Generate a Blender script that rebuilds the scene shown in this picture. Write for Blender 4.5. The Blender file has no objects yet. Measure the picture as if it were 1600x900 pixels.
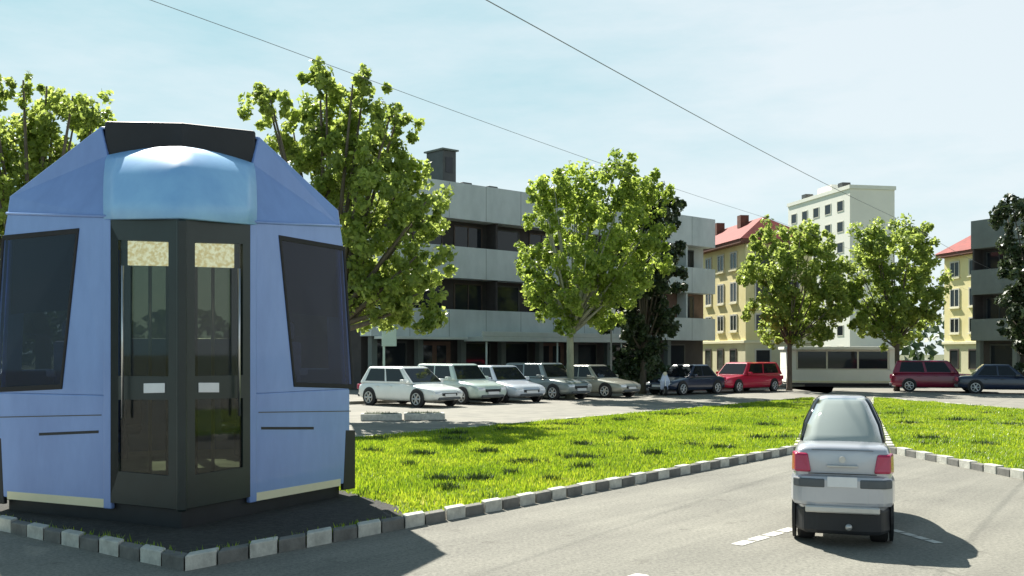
import bpy, bmesh, math, random
from mathutils import Vector, Matrix, noise
R = random.Random(7)
PI = math.pi
sc = bpy.context.scene
COL = sc.collection
H = 1.9            # eye height
F = 1600.0         # focal length in pixels of the 1600 px wide picture
HV = 552.0         # horizon row

def gp(u, v):
    Y = H * F / (v - HV)
    return Vector(((u - 800) / F * Y, Y, 0))
def wp(u, v, Y):
    return Vector(((u - 800) / F * Y, Y, H + (HV - v) / F * Y))

# ------------------------------------------------------------------ materials
def newmat(name):
    m = bpy.data.materials.new(name)
    m.use_nodes = True
    nt = m.node_tree
    for n in list(nt.nodes):
        nt.nodes.remove(n)
    out = nt.nodes.new('ShaderNodeOutputMaterial')
    return m, nt, out
def mat(name, col, rough=0.6, var=0.15, scale=3.0, metal=0.0, bump=0.0, bscale=40.0, coat=0.0, spec=0.5, stretch=None, col2=None):
    m, nt, out = newmat(name)
    b = nt.nodes.new('ShaderNodeBsdfPrincipled')
    b.inputs['Roughness'].default_value = rough
    b.inputs['Metallic'].default_value = metal
    b.inputs['Coat Weight'].default_value = coat
    b.inputs['Coat Roughness'].default_value = 0.05
    b.inputs['Specular IOR Level'].default_value = spec
    tc = nt.nodes.new('ShaderNodeTexCoord')
    mp = nt.nodes.new('ShaderNodeMapping')
    nt.links.new(tc.outputs['Object'], mp.inputs['Vector'])
    if stretch: mp.inputs['Scale'].default_value = stretch
    nz = nt.nodes.new('ShaderNodeTexNoise')
    nz.inputs['Scale'].default_value = scale
    nz.inputs['Detail'].default_value = 6
    nz.inputs['Roughness'].default_value = 0.65
    nt.links.new(mp.outputs[0], nz.inputs['Vector'])
    cr = nt.nodes.new('ShaderNodeValToRGB')
    cr.color_ramp.elements[0].position = 0.3
    cr.color_ramp.elements[1].position = 0.7
    c2 = col2 if col2 else tuple(min(1, c * (1 + var)) for c in col)
    cr.color_ramp.elements[0].color = tuple(c * (1 - var) for c in col) + (1,)
    cr.color_ramp.elements[1].color = tuple(c2) + (1,)
    nt.links.new(nz.outputs['Fac'], cr.inputs[0])
    nt.links.new(cr.outputs[0], b.inputs['Base Color'])
    if bump:
        n2 = nt.nodes.new('ShaderNodeTexNoise')
        n2.inputs['Scale'].default_value = bscale
        n2.inputs['Detail'].default_value = 4
        nt.links.new(mp.outputs[0], n2.inputs['Vector'])
        bp = nt.nodes.new('ShaderNodeBump')
        bp.inputs['Strength'].default_value = bump
        bp.inputs['Distance'].default_value = 0.02
        nt.links.new(n2.outputs['Fac'], bp.inputs['Height'])
        nt.links.new(bp.outputs[0], b.inputs['Normal'])
    nt.links.new(b.outputs[0], out.inputs[0])
    return m
def glassmat(name, tint, keep=0.25, rough=0.03, ior=1.5, base=(0.02, 0.024, 0.03)):
    """dark tinted pane: mirror reflection by fresnel, else partly seen through"""
    m, nt, out = newmat(name)
    gl = nt.nodes.new('ShaderNodeBsdfGlossy'); gl.inputs['Roughness'].default_value = rough
    tr = nt.nodes.new('ShaderNodeBsdfTransparent'); tr.inputs[0].default_value = tuple(tint) + (1,)
    df = nt.nodes.new('ShaderNodeBsdfDiffuse'); df.inputs[0].default_value = tuple(base) + (1,)
    mx = nt.nodes.new('ShaderNodeMixShader'); mx.inputs[0].default_value = keep
    nt.links.new(df.outputs[0], mx.inputs[1]); nt.links.new(tr.outputs[0], mx.inputs[2])
    lw = nt.nodes.new('ShaderNodeLayerWeight')
    pw = nt.nodes.new('ShaderNodeMath'); pw.operation = 'POWER'; pw.inputs[1].default_value = 4.5
    nt.links.new(lw.outputs['Facing'], pw.inputs[0])
    f0 = ((ior-1)/(ior+1))**2
    fr = nt.nodes.new('ShaderNodeMath'); fr.operation = 'MULTIPLY_ADD'; fr.inputs[1].default_value = 1-f0; fr.inputs[2].default_value = f0
    nt.links.new(pw.outputs[0], fr.inputs[0])
    nz = nt.nodes.new('ShaderNodeTexNoise'); nz.inputs['Scale'].default_value = 1.3
    tc = nt.nodes.new('ShaderNodeTexCoord'); nt.links.new(tc.outputs['Object'], nz.inputs['Vector'])
    bp = nt.nodes.new('ShaderNodeBump'); bp.inputs['Strength'].default_value = 0.06
    nt.links.new(nz.outputs['Fac'], bp.inputs['Height']); nt.links.new(bp.outputs[0], gl.inputs['Normal'])
    m2 = nt.nodes.new('ShaderNodeMixShader')
    nt.links.new(fr.outputs[0], m2.inputs[0]); nt.links.new(mx.outputs[0], m2.inputs[1]); nt.links.new(gl.outputs[0], m2.inputs[2])
    nt.links.new(m2.outputs[0], out.inputs[0])
    return m
def leafmat(name, dark, light, trans=0.35, patch=None):
    m, nt, out = newmat(name)
    g = nt.nodes.new('ShaderNodeNewGeometry')
    cr = nt.nodes.new('ShaderNodeValToRGB')
    cr.color_ramp.elements[0].color = tuple(dark) + (1,)
    cr.color_ramp.elements[1].color = tuple(light) + (1,)
    tc = nt.nodes.new('ShaderNodeTexCoord')
    nz = nt.nodes.new('ShaderNodeTexNoise'); nz.inputs['Scale'].default_value = patch or 0.8; nz.inputs['Detail'].default_value = 4
    nt.links.new(tc.outputs['Object'], nz.inputs['Vector'])
    mr = nt.nodes.new('ShaderNodeMapRange'); mr.inputs[1].default_value = 0.3; mr.inputs[2].default_value = 0.7
    nt.links.new(nz.outputs['Fac'], mr.inputs[0])
    mx = nt.nodes.new('ShaderNodeMix'); mx.inputs[0].default_value = 0.55
    nt.links.new(mr.outputs[0], mx.inputs[2]); nt.links.new(g.outputs['Random Per Island'], mx.inputs[3])
    nt.links.new(mx.outputs[0], cr.inputs[0])
    b = nt.nodes.new('ShaderNodeBsdfPrincipled'); b.inputs['Roughness'].default_value = 0.42
    b.inputs['Specular IOR Level'].default_value = 0.5
    t = nt.nodes.new('ShaderNodeBsdfTranslucent')
    hs = nt.nodes.new('ShaderNodeHueSaturation'); hs.inputs['Hue'].default_value = 0.485; hs.inputs['Value'].default_value = 1.85
    nt.links.new(cr.outputs[0], b.inputs['Base Color']); nt.links.new(cr.outputs[0], hs.inputs['Color']); nt.links.new(hs.outputs[0], t.inputs[0])
    ms = nt.nodes.new('ShaderNodeMixShader'); ms.inputs[0].default_value = trans
    nt.links.new(b.outputs[0], ms.inputs[1]); nt.links.new(t.outputs[0], ms.inputs[2])
    nt.links.new(ms.outputs[0], out.inputs[0])
    return m

M = {}
def asphalt(name, c0, c1):
    m, nt, out = newmat(name); N = nt.nodes.new; L = nt.links.new
    b = N('ShaderNodeBsdfPrincipled'); b.inputs['Roughness'].default_value = .88; b.inputs['Specular IOR Level'].default_value = .3
    tc = N('ShaderNodeTexCoord')
    def nz(scale, det, vec=None, rough=.6):
        n = N('ShaderNodeTexNoise'); n.inputs['Scale'].default_value = scale; n.inputs['Detail'].default_value = det; n.inputs['Roughness'].default_value = rough
        L(vec or tc.outputs['Object'], n.inputs['Vector']); return n.outputs['Fac']
    def ramp(f, p0, p1, a, c):
        r = N('ShaderNodeValToRGB'); r.color_ramp.elements[0].position = p0; r.color_ramp.elements[1].position = p1
        r.color_ramp.elements[0].color = tuple(a)+(1,); r.color_ramp.elements[1].color = tuple(c)+(1,); L(f, r.inputs[0]); return r.outputs[0]
    def mul(a, c, f=1.0):
        x = N('ShaderNodeMix'); x.data_type = 'RGBA'; x.blend_type = 'MULTIPLY'; x.inputs[0].default_value = f; L(a, x.inputs[6]); L(c, x.inputs[7]); return x.outputs[2]
    col = ramp(nz(.5, 6), .3, .7, c0, c1)
    col = mul(col, ramp(nz(26, 5, None, .85), .34, .64, (.58,.58,.58), (1.28,1.28,1.25)))      # aggregate
    m0 = N('ShaderNodeMapping'); m0.inputs['Rotation'].default_value = (0,0,-.888); L(tc.outputs['Object'], m0.inputs[0])
    mp = N('ShaderNodeMapping'); mp.inputs['Scale'].default_value = (.06,1.0,1); L(m0.outputs[0], mp.inputs[0])
    col = mul(col, ramp(nz(1.6, 3, mp.outputs[0]), .35, .62, (.84,.84,.84), (1.05,1.05,1.04)))    # wheel tracks along the road
    col = mul(col, ramp(nz(2.3, 2), .30, .36, (.72,.71,.70), (1,1,1)), .6)              # oil stains
    wp_ = N('ShaderNodeMix'); wp_.data_type = 'VECTOR'; wp_.inputs[0].default_value = .22
    nv = N('ShaderNodeTexNoise'); nv.inputs['Scale'].default_value = 1.2; nv.inputs['Detail'].default_value = 5; L(tc.outputs['Object'], nv.inputs['Vector'])
    L(tc.outputs['Object'], wp_.inputs[4]); L(nv.outputs['Color'], wp_.inputs[5])
    vo = N('ShaderNodeTexVoronoi'); vo.feature = 'DISTANCE_TO_EDGE'; vo.inputs['Scale'].default_value = .42; L(wp_.outputs[1], vo.inputs['Vector'])
    cr = ramp(vo.outputs['Distance'], .002, .007, (.45,.45,.45), (1,1,1))
    mk = N('ShaderNodeMath'); mk.operation = 'MULTIPLY'; mk.inputs[1].default_value = .45
    L(ramp(nz(.35, 3), .55, .66, (0,0,0), (1,1,1)), mk.inputs[0])
    x = N('ShaderNodeMix'); x.data_type = 'RGBA'; x.blend_type = 'MULTIPLY'; L(mk.outputs[0], x.inputs[0]); L(col, x.inputs[6]); L(cr, x.inputs[7]); col = x.outputs[2]
    L(col, b.inputs['Base Color'])
    bp = N('ShaderNodeBump'); bp.inputs['Strength'].default_value = .5; bp.inputs['Distance'].default_value = .015; L(nz(90, 3), bp.inputs['Height']); L(bp.outputs[0], b.inputs['Normal'])
    L(b.outputs[0], out.inputs[0]); return m
M['asphalt'] = asphalt('asphalt', (0.20, 0.195, 0.172), (0.27, 0.262, 0.228))
M['old_asphalt'] = mat('asphalt', (0.20, 0.195, 0.172), 0.9, 0.20, 0.55, bump=0.5, bscale=55, col2=(0.265, 0.255, 0.225))
M['paving'] = mat('paving', (0.21, 0.205, 0.18), 0.9, 0.2, 1.1, bump=0.3, bscale=20, col2=(0.28, 0.265, 0.225))
M['earth'] = mat('earth', (0.10, 0.11, 0.05), 0.95, 0.3, 0.2, bump=0.4)
M['turf'] = mat('turf', (0.11, 0.175, 0.012), 0.95, 0.3, 1.3, bump=0.6, bscale=30, col2=(0.19, 0.25, 0.02))
M['grass'] = leafmat('grass', (0.075, 0.155, 0.008), (0.29, 0.38, 0.028), 0.42, 0.55)
for n_ in M['grass'].node_tree.nodes:
    if n_.type == 'VALTORGB':
        e = n_.color_ramp.elements.new(.88); e.color = (.33,.40,.03,1)
        n_.color_ramp.elements[-1].color = (.42,.38,.12,1)
        e = n_.color_ramp.elements.new(.45); e.color = (.17,.28,.012,1)
M['dark_tuft'] = leafmat('dark_tuft', (0.02, 0.045, 0.01), (0.05, 0.09, 0.015), 0.15)  # darker blades for the scattered clumps
M['shade_gravel'] = mat('shade_gravel', (0.035, 0.034, 0.030), 0.95, 0.5, 14, bump=1.0, bscale=30)
M['kerb_light'] = mat('kerb_light', (0.52, 0.51, 0.45), 0.85, 0.28, 7, bump=0.3)
M['kerb_dark'] = mat('kerb_dark', (0.17, 0.165, 0.15), 0.9, 0.3, 5, bump=0.3)
M['line'] = mat('line', (0.62, 0.61, 0.55), 0.8, 0.12, 9)
M['tram'] = mat('tram', (0.185, 0.30, 0.63), 0.36, 0.06, 2.0, coat=0.4, col2=(0.23, 0.365, 0.72), stretch=(1,1,.3), bump=.03, bscale=3)
M['tram_lit'] = mat('tram_lit', (0.22, 0.47, 0.84), 0.45, 0.08, 1.6, coat=0.2, col2=(0.30, 0.58, 0.88))  # lighter copy of the tram blue, light on the brow painted in
M['black'] = mat('black', (0.012, 0.014, 0.018), 0.55, 0.25, 3)
M['door_frame'] = mat('door_frame', (0.012, 0.022, 0.022), 0.4, 0.2, 3)
M['rubber'] = mat('rubber', (0.018, 0.018, 0.02), 0.8, 0.2, 8)
M['tram_glass'] = glassmat('tram_glass', (0.62, 0.65, 0.58), 0.8)
M['side_glass'] = glassmat('side_glass', (0.55, 0.6, 0.72), 0.72, ior=1.4, base=(0.008,0.012,0.03))
M['car_glass'] = glassmat('car_glass', (0.22, 0.25, 0.26), 0.35)
M['pale_glass'] = glassmat('pale_glass', (0.3, 0.34, 0.34), 0.15, ior=1.6, base=(0.40,0.45,0.43))
M['bldg_glass'] = glassmat('bldg_glass', (0.1, 0.11, 0.12), 0.0, rough=0.05)
M['white_plastic'] = mat('white_plastic', (0.75, 0.76, 0.78), 0.4, 0.06)
M['cream'] = mat('cream', (0.78, 0.70, 0.50), 0.6, 0.15, 4, col2=(0.8, 0.78, 0.66))
m_, nt_, out_ = newmat('view_glow')  # cream emission standing in for the bright view through the door
e_ = nt_.nodes.new('ShaderNodeEmission'); e_.inputs[1].default_value = 1.2
n_ = nt_.nodes.new('ShaderNodeTexNoise'); n_.inputs['Scale'].default_value = 9
c_r = nt_.nodes.new('ShaderNodeValToRGB'); c_r.color_ramp.elements[0].color = (.75,.62,.36,1); c_r.color_ramp.elements[1].color = (1,.97,.80,1)
c_r.color_ramp.elements[0].position = .4; c_r.color_ramp.elements[1].position = .6
nt_.links.new(n_.outputs['Fac'], c_r.inputs[0]); nt_.links.new(c_r.outputs[0], e_.inputs[0]); nt_.links.new(e_.outputs[0], out_.inputs[0])
M['view_glow'] = m_
M['interior'] = mat('interior', (0.38, 0.39, 0.33), 0.7, 0.3, 2)
M['seat_pale'] = mat('seat_pale', (0.42, 0.46, 0.62), 0.8, 0.25, 6)
M['seat'] = mat('seat', (0.05, 0.08, 0.2), 0.8, 0.2, 9)
M['steel'] = mat('steel', (0.55, 0.55, 0.55), 0.3, 0.1, 4, metal=0.9)
M['roofbox'] = mat('roofbox', (0.45, 0.46, 0.45), 0.6, 0.15)
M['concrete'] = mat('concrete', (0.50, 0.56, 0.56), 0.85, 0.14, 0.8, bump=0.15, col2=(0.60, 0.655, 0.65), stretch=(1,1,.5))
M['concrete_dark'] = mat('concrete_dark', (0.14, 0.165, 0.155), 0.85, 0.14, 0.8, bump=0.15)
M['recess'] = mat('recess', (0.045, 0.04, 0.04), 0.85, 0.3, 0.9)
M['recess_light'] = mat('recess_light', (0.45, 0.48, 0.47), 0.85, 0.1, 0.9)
M['brown'] = mat('brown', (0.13, 0.075, 0.055), 0.6, 0.3, 2)
M['canopy'] = mat('canopy', (0.55, 0.60, 0.56), 0.8, 0.1, 1)
M['frame_dark'] = mat('frame_dark', (0.05, 0.055, 0.055), 0.5, 0.2)
M['yellow'] = mat('yellow', (0.82, 0.71, 0.34), 0.9, 0.05, 0.8, bump=0.15, col2=(0.86, 0.77, 0.44))
M['plinth'] = mat('plinth', (0.66, 0.62, 0.42), 0.9, 0.1, 0.8)
M['yellow_trim'] = mat('yellow_trim', (0.80, 0.75, 0.52), 0.85, 0.06, 2)
M['win_frame'] = mat('win_frame', (0.6, 0.58, 0.5), 0.6, 0.05)
M['win_brown'] = mat('win_brown', (0.07, 0.05, 0.04), 0.6, 0.2)
M['red_tile'] = mat('red_tile', (0.24, 0.035, 0.028), 0.8, 0.3, 1.5, bump=0.5, bscale=12, stretch=(1, 1, 3))
M['chimney'] = mat('chimney', (0.16, 0.07, 0.05), 0.9, 0.3, 4)
M['tower'] = mat('tower', (0.84, 0.82, 0.75), 0.9, 0.05, 0.2)
M['white_wall'] = mat('white_wall', (0.80, 0.79, 0.72), 0.8, 0.05, 0.7)
M['bark'] = mat('bark', (0.12, 0.10, 0.075), 0.95, 0.35, 6, bump=0.8, bscale=14, stretch=(1, 1, .25))
M['bark_pale'] = mat('bark_pale', (0.30, 0.31, 0.22), 0.95, 0.25, 6, bump=0.6, bscale=14, stretch=(1, 1, .25))
M['hedge'] = leafmat('hedge', (0.02, 0.045, 0.012), (0.06, 0.11, 0.03), 0.2)
M['leaf'] = leafmat('leaf', (0.065, 0.115, 0.02), (0.36, 0.45, 0.11), 0.6, 0.9)
M['leaf_lime'] = leafmat('leaf_lime', (0.06, 0.12, 0.016), (0.36, 0.46, 0.09), 0.58, 0.9)
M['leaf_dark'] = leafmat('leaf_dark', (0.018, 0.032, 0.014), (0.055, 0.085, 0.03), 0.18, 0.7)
M['leaf_far'] = leafmat('leaf_far', (0.03, 0.06, 0.02), (0.09, 0.14, 0.04), 0.2, 0.1)
M['pole'] = mat('pole', (0.16, 0.17, 0.17), 0.6, 0.15)
M['wire'] = mat('wire', (0.22, 0.23, 0.25), 0.5, 0.1, metal=0.5)
M['tail_red'] = mat('tail_red', (0.42, 0.012, 0.07), 0.2, 0.1, coat=0.6)
M['head_clear'] = mat('head_clear', (0.7, 0.72, 0.74), 0.12, 0.08, metal=0.3, coat=0.7)
M['trim_grey'] = mat('trim_grey', (0.09, 0.10, 0.11), 0.6, 0.15)
M['alloy'] = mat('alloy', (0.55, 0.55, 0.54), 0.35, 0.1, metal=0.6)
M['sign_pale'] = mat('sign_pale', (0.45, 0.58, 0.50), 0.5, 0.06)
def paint(name, c, metal=0.0):
    return mat('paint_' + name, c, 0.28, 0.06, 1.2, metal=metal, coat=0.8)
P = dict(white=paint('white', (0.84, 0.86, 0.85)), silver=paint('silver', (0.50, 0.51, 0.55), 0.25), grey=paint('grey', (0.24, 0.27, 0.265), 0.15),
         green=paint('pale_green', (0.52, 0.62, 0.57), 0.05), steel=paint('steel_blue', (0.55, 0.60, 0.68), 0.05), beige=paint('beige', (0.36, 0.36, 0.31), 0.1),
         navy=paint('navy', (0.015, 0.025, 0.06)), red=paint('red', (0.50, 0.006, 0.045)), wine=paint('wine', (0.22, 0.005, 0.035)), blue=paint('pale_blue', (0.55, 0.62, 0.80)))

# ------------------------------------------------------------------ mesh helpers
class MB:
    def __init__(s): s.v = []; s.f = []; s.mi = []
    def add(s, vs, fs, mi=0):
        o = len(s.v); s.v += [tuple(v) for v in vs]
        for f in fs: s.f.append(tuple(i + o for i in f)); s.mi.append(mi)
        return s
    def box(s, x0, x1, y0, y1, z0, z1, mi=0):
        vs = [(x0,y0,z0),(x1,y0,z0),(x1,y1,z0),(x0,y1,z0),(x0,y0,z1),(x1,y0,z1),(x1,y1,z1),(x0,y1,z1)]
        return s.add(vs, [(0,3,2,1),(4,5,6,7),(0,1,5,4),(1,2,6,5),(2,3,7,6),(3,0,4,7)], mi)
    def prism(s, poly, z0, z1, mi=0):
        n = len(poly)
        a = sum(poly[i][0]*poly[(i+1)%n][1]-poly[(i+1)%n][0]*poly[i][1] for i in range(n))
        if a < 0: poly = poly[::-1]
        vs = [(p[0],p[1],z0) for p in poly] + [(p[0],p[1],z1) for p in poly]
        fs = [tuple(range(n))[::-1], tuple(range(n, 2*n))] + [(i,(i+1)%n,n+(i+1)%n,n+i) for i in range(n)]
        return s.add(vs, fs, mi)
    def quad(s, a, b, c, d, mi=0): return s.add([a,b,c,d], [(0,1,2,3)], mi)
    def slab(s, pts, t, mi=0):
        """closed plate: polygon pts (counter-clockwise seen from outside), thickness t going inwards"""
        P0 = [Vector(p) for p in pts]; n = len(P0)
        nr = (P0[1]-P0[0]).cross(P0[2]-P0[0]).normalized()
        Q = [p - nr*t for p in P0]
        return s.add(P0+Q, [tuple(range(n)), tuple(range(n,2*n))[::-1]] + [((i+1)%n, i, n+i, n+(i+1)%n) for i in range(n)], mi)
    def ringslab(s, outer, inner, t, mi=0):
        O = [Vector(p) for p in outer]; I = [Vector(p) for p in inner]; n = len(O)
        nr = (O[1]-O[0]).cross(O[2]-O[0]).normalized()
        vs = O + I + [p-nr*t for p in O] + [p-nr*t for p in I]
        fs = []
        for i in range(n):
            j = (i+1)%n
            fs += [(i,j,n+j,n+i), (2*n+j,2*n+i,3*n+i,3*n+j), (j,i,2*n+i,2*n+j), (n+i,n+j,3*n+j,3*n+i)]
        return s.add(vs, fs, mi)
    def tube(s, pts, radii, seg=8, mi=0, cap=True):
        pts = [Vector(p) for p in pts]
        if not isinstance(radii, (list, tuple)): radii = [radii]*len(pts)
        vs = []; fs = []
        for k, p in enumerate(pts):
            d = (pts[min(k+1,len(pts)-1)] - pts[max(k-1,0)]).normalized()
            up = Vector((0,0,1)) if abs(d.z) < .9 else Vector((1,0,0))
            a = d.cross(up).normalized(); b = d.cross(a)
            for i in range(seg):
                t = 2*PI*i/seg
                vs.append(p + (a*math.cos(t)+b*math.sin(t))*radii[k])
        for k in range(len(pts)-1):
            for i in range(seg):
                j = (i+1)%seg
                fs.append((k*seg+i, k*seg+j, (k+1)*seg+j, (k+1)*seg+i))
        if cap:
            fs.append(tuple(range(seg))[::-1]); fs.append(tuple(range((len(pts)-1)*seg, len(pts)*seg)))
        return s.add(vs, fs, mi)
    def disc(s, c, axis, r0, r1, h, seg=20, mi=0):
        c = Vector(c); ax = Vector(axis).normalized()
        return s.tube([c - ax*h/2, c + ax*h/2], [r0, r1], seg, mi)
    def loft(s, rings, mi=0, cap=True):
        n = len(rings[0]); vs = [p for r in rings for p in r]; fs = []
        for k in range(len(rings)-1):
            for i in range(n):
                j = (i+1)%n
                fs.append((k*n+i, k*n+j, (k+1)*n+j, (k+1)*n+i))
        if cap: fs.append(tuple(range(n))[::-1]); fs.append(tuple(range((len(rings)-1)*n, len(rings)*n)))
        return s.add(vs, fs, mi)
    def build(s, name, material, parent=None, smooth=False, bevel=0, subsurf=0, loc=None, fix=True):
        me = bpy.data.meshes.new(name)
        me.from_pydata(s.v, [], s.f)
        mats = material if isinstance(material, (list, tuple)) else [material]
        for m in mats: me.materials.append(m)
        if len(mats) > 1: me.polygons.foreach_set('material_index', s.mi)
        me.update()
        if fix:
            bm = bmesh.new(); bm.from_mesh(me)
            bmesh.ops.recalc_face_normals(bm, faces=bm.faces)
            bm.to_mesh(me); bm.free()
        if smooth: me.polygons.foreach_set('use_smooth', [True]*len(me.polygons))
        o = bpy.data.objects.new(name, me); COL.objects.link(o)
        if parent: o.parent = parent
        if loc is not None: o.location = loc
        if bevel:
            b = o.modifiers.new('bevel', 'BEVEL'); b.width = bevel; b.segments = 2; b.limit_method = 'ANGLE'; b.angle_limit = math.radians(35)
        if subsurf:
            b = o.modifiers.new('subsurf', 'SUBSURF'); b.levels = subsurf; b.render_levels = subsurf
        return o

def tag(o, label=None, cat=None, group=None, kind=None):
    if label: o['label'] = label
    if cat: o['category'] = cat
    if group: o['group'] = group
    if kind: o['kind'] = kind
    return o
def thing(name, label, cat, loc=(0,0,0), rz=0.0, group=None):
    o = bpy.data.objects.new(name, None); COL.objects.link(o)
    o.location = loc; o.rotation_euler = (0,0,rz); o.empty_display_size = 0.3
    return tag(o, label, cat, group)
def copy_tree(o, parent=None):
    c = o.copy(); COL.objects.link(c)
    if parent: c.parent = parent
    for ch in list(o.children): copy_tree(ch, c)
    return c

# ------------------------------------------------------------------ ground
g = MB(); g.quad((-900,-300,-0.012),(900,-300,-0.012),(900,1500,-0.012),(-900,1500,-0.012))
tag(g.build('ground', M['earth']), kind='structure')
g = MB(); g.add([(-70,-60,0),(70,-60,0),(70,64,0),(-70,64,0)], [(0,1,2,3)])
tag(g.build('road', M['asphalt']), kind='structure')

D = Vector((0.631,0.776,0)).normalized()
K0 = gp(288, 893); K1 = gp(1252, 706); KT = gp(1278, 640); KF = gp(1272, 625)
FA = gp(566, 690)
FL = Vector((-13.2, 21.2, 0))
KL = K0 + Vector((-0.79,0.613,0))*22
VL = [K0, K1, KT, KF, FA, FL, KL]
R1 = gp(1386, 707); RT = gp(1358, 640); RF = gp(1364, 625); RA = gp(1600, 645); RB = gp(1600, 750)
VR = [R1, RT, RF, RA, Vector((19.2, 14, 0)), Vector((20, -6, 0)), Vector((9.1,-6,0)), RB]
def inset(poly, d):
    n = len(poly); res = []
    a = sum(poly[i].x*poly[(i+1)%n].y-poly[(i+1)%n].x*poly[i].y for i in range(n)); sg = 1 if a > 0 else -1
    for i in range(n):
        p, q, r = poly[i-1], poly[i], poly[(i+1)%n]
        e1 = (q-p).normalized(); e2 = (r-q).normalized()
        n1 = Vector((-e1.y,e1.x,0))*sg; n2 = Vector((-e2.y,e2.x,0))*sg
        b = (n1+n2); b = b / max(0.35, b.dot(n1)) if b.length > 1e-4 else n1
        res.append(q + b*d)
    return res
for nm, V in (('verge', VL), ('verge', VR)):
    m = MB(); m.prism([(p.x,p.y) for p in inset(V, 0.13)], -0.05, 0.085)
    tag(m.build(nm, M['turf']), kind='structure')
def kerbline(V, closed=True, step=0.34):
    m = MB(); I = inset(V, 0.14); n = len(V); t = 0.0
    for i in range(n):
        a, b, ia, ib = V[i], V[(i+1)%n], I[i], I[(i+1)%n]
        L = (b-a).length; k = max(1, int(L/step)); hgt = 0
        for j in range(k):
            f0, f1 = j/k + 0.01/L, (j+1)/k - 0.01/L
            p = [a.lerp(b,f0), a.lerp(b,f1), ia.lerp(ib,f1), ia.lerp(ib,f0)]
            lo = (j % 2 == 0)
            h = (0.135 if lo else 0.118) + R.uniform(-.006,.006)
            m.prism([(q.x+R.uniform(-.006,.006),q.y+R.uniform(-.006,.006)) for q in p], -0.04, h, 0 if lo else 1)
    return m
for V in (VL, VR):
    o = kerbline(V).build('kerb', [M['kerb_light'], M['kerb_dark']], bevel=0.012)
    tag(o, kind='structure')

# parking street and pavement, 4 mm and 8 mm above the road sheet
d2 = Vector((0.741,0.671,0)); n2 = Vector((0.671,-0.741,0))
def LP(s, q):     # s metres along the left building row, q metres in front of (towards camera) its facade
    return Vector((-2.6,52,0)) + d2*s + n2*q
def Lq(p): return n2.dot(p - Vector((-2.6,52,0)))
m = MB()
poly = [gp(500,672), gp(566,688), gp(1272,624), gp(1300,612), LP(34,1.2), LP(-30,1.2), Vector((-42,40,0)), FL+Vector((0,-.2,0))]
m.add([(p.x,p.y,0.004) for p in poly], [tuple(range(len(poly)))])
tag(m.build('pavement', M['paving']), kind='structure')
m = MB()
poly = [RA+Vector((0.3,-12,0)), RA, RF, Vector((15.2,64,0)), Vector((40,64,0)), Vector((40,10,0))]
m.add([(p.x,p.y,0.004) for p in poly], [tuple(range(len(poly)))])
tag(m.build('pavement', M['paving']), kind='structure')
# raised footway along the left row
m = MB(); m.prism([(p.x,p.y) for p in (LP(-12,8.2), LP(30,8.2), LP(30,-2), LP(-12,-2))], -0.02, 0.12)
tag(m.build('footway', M['paving'], bevel=0.01), kind='structure')

# lane dashes
def dash(p, q, w=0.13):
    d = (q-p).normalized(); s = Vector((-d.y,d.x,0))*w/2
    m = MB(); z = Vector((0,0,0.005))
    k = 4; L=(q-p)
    for i in range(k):
        a = p+L*((i+0.03)/k); b = p+L*((i+0.86)/k)
        m.quad(a-s+z, b-s+z, b+s+z, a+s+z)
    tag(m.build('lane_marking', M['line']), kind='structure')
dash(gp(1150,852), gp(1242,825)); 
p = gp(1012,896); dd = (gp(1242,825)-gp(1150,852)).normalized(); dash(p-dd*2.0, p)
dash(gp(1394,828), gp(1470,850), 0.10)

# grass tufts (stuff)
def inside(poly, x, y):
    c = False; n = len(poly)
    for i in range(n):
        a, b = poly[i], poly[i-1]
        if (a.y > y) != (b.y > y) and x < (b.x-a.x)*(y-a.y)/(b.y-a.y)+a.x: c = not c
    return c
def tuft(m, x, y, z, h, n, spread, mi):
    for i in range(n):
        a = R.uniform(0,2*PI); w = R.uniform(.004,.010)*(1+y/20)
        bx, by = x+R.uniform(-spread,spread), y+R.uniform(-spread,spread)
        lx, ly = math.cos(a)*h*R.uniform(.2,.8), math.sin(a)*h*R.uniform(.2,.8)
        px, py = -math.sin(a)*w, math.cos(a)*w
        hh = h*R.uniform(.6,1.15)
        m.add([(bx-px,by-py,z),(bx+px,by+py,z),(bx+lx,by+ly,z+hh)], [(0,1,2)], mi)
ax = Vector((-0.307,0.952,0))
def loc2w(x, y):
    a = math.radians(17.87)
    return ax*13.5 + Vector((math.cos(a)*x-math.sin(a)*y, math.sin(a)*x+math.cos(a)*y, 0))
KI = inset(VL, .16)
SHADE_POLY = [KI[0], KI[0].lerp(KI[1],.205), KI[0].lerp(KI[1],.235)+Vector((-.45,.5,0)), loc2w(2.1,-.3), loc2w(1.3,3.1), loc2w(-1.3,3.1), loc2w(-2.3,-.3), KI[0].lerp(KI[6],.20)]
m = MB(); m.add([(p.x,p.y,.092) for p in SHADE_POLY], [tuple(range(len(SHADE_POLY)))])
tag(m.build('shade_patch', M['shade_gravel']), kind='structure')  # gravel patch coloured near-black to paint in the tram's shadow
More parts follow.
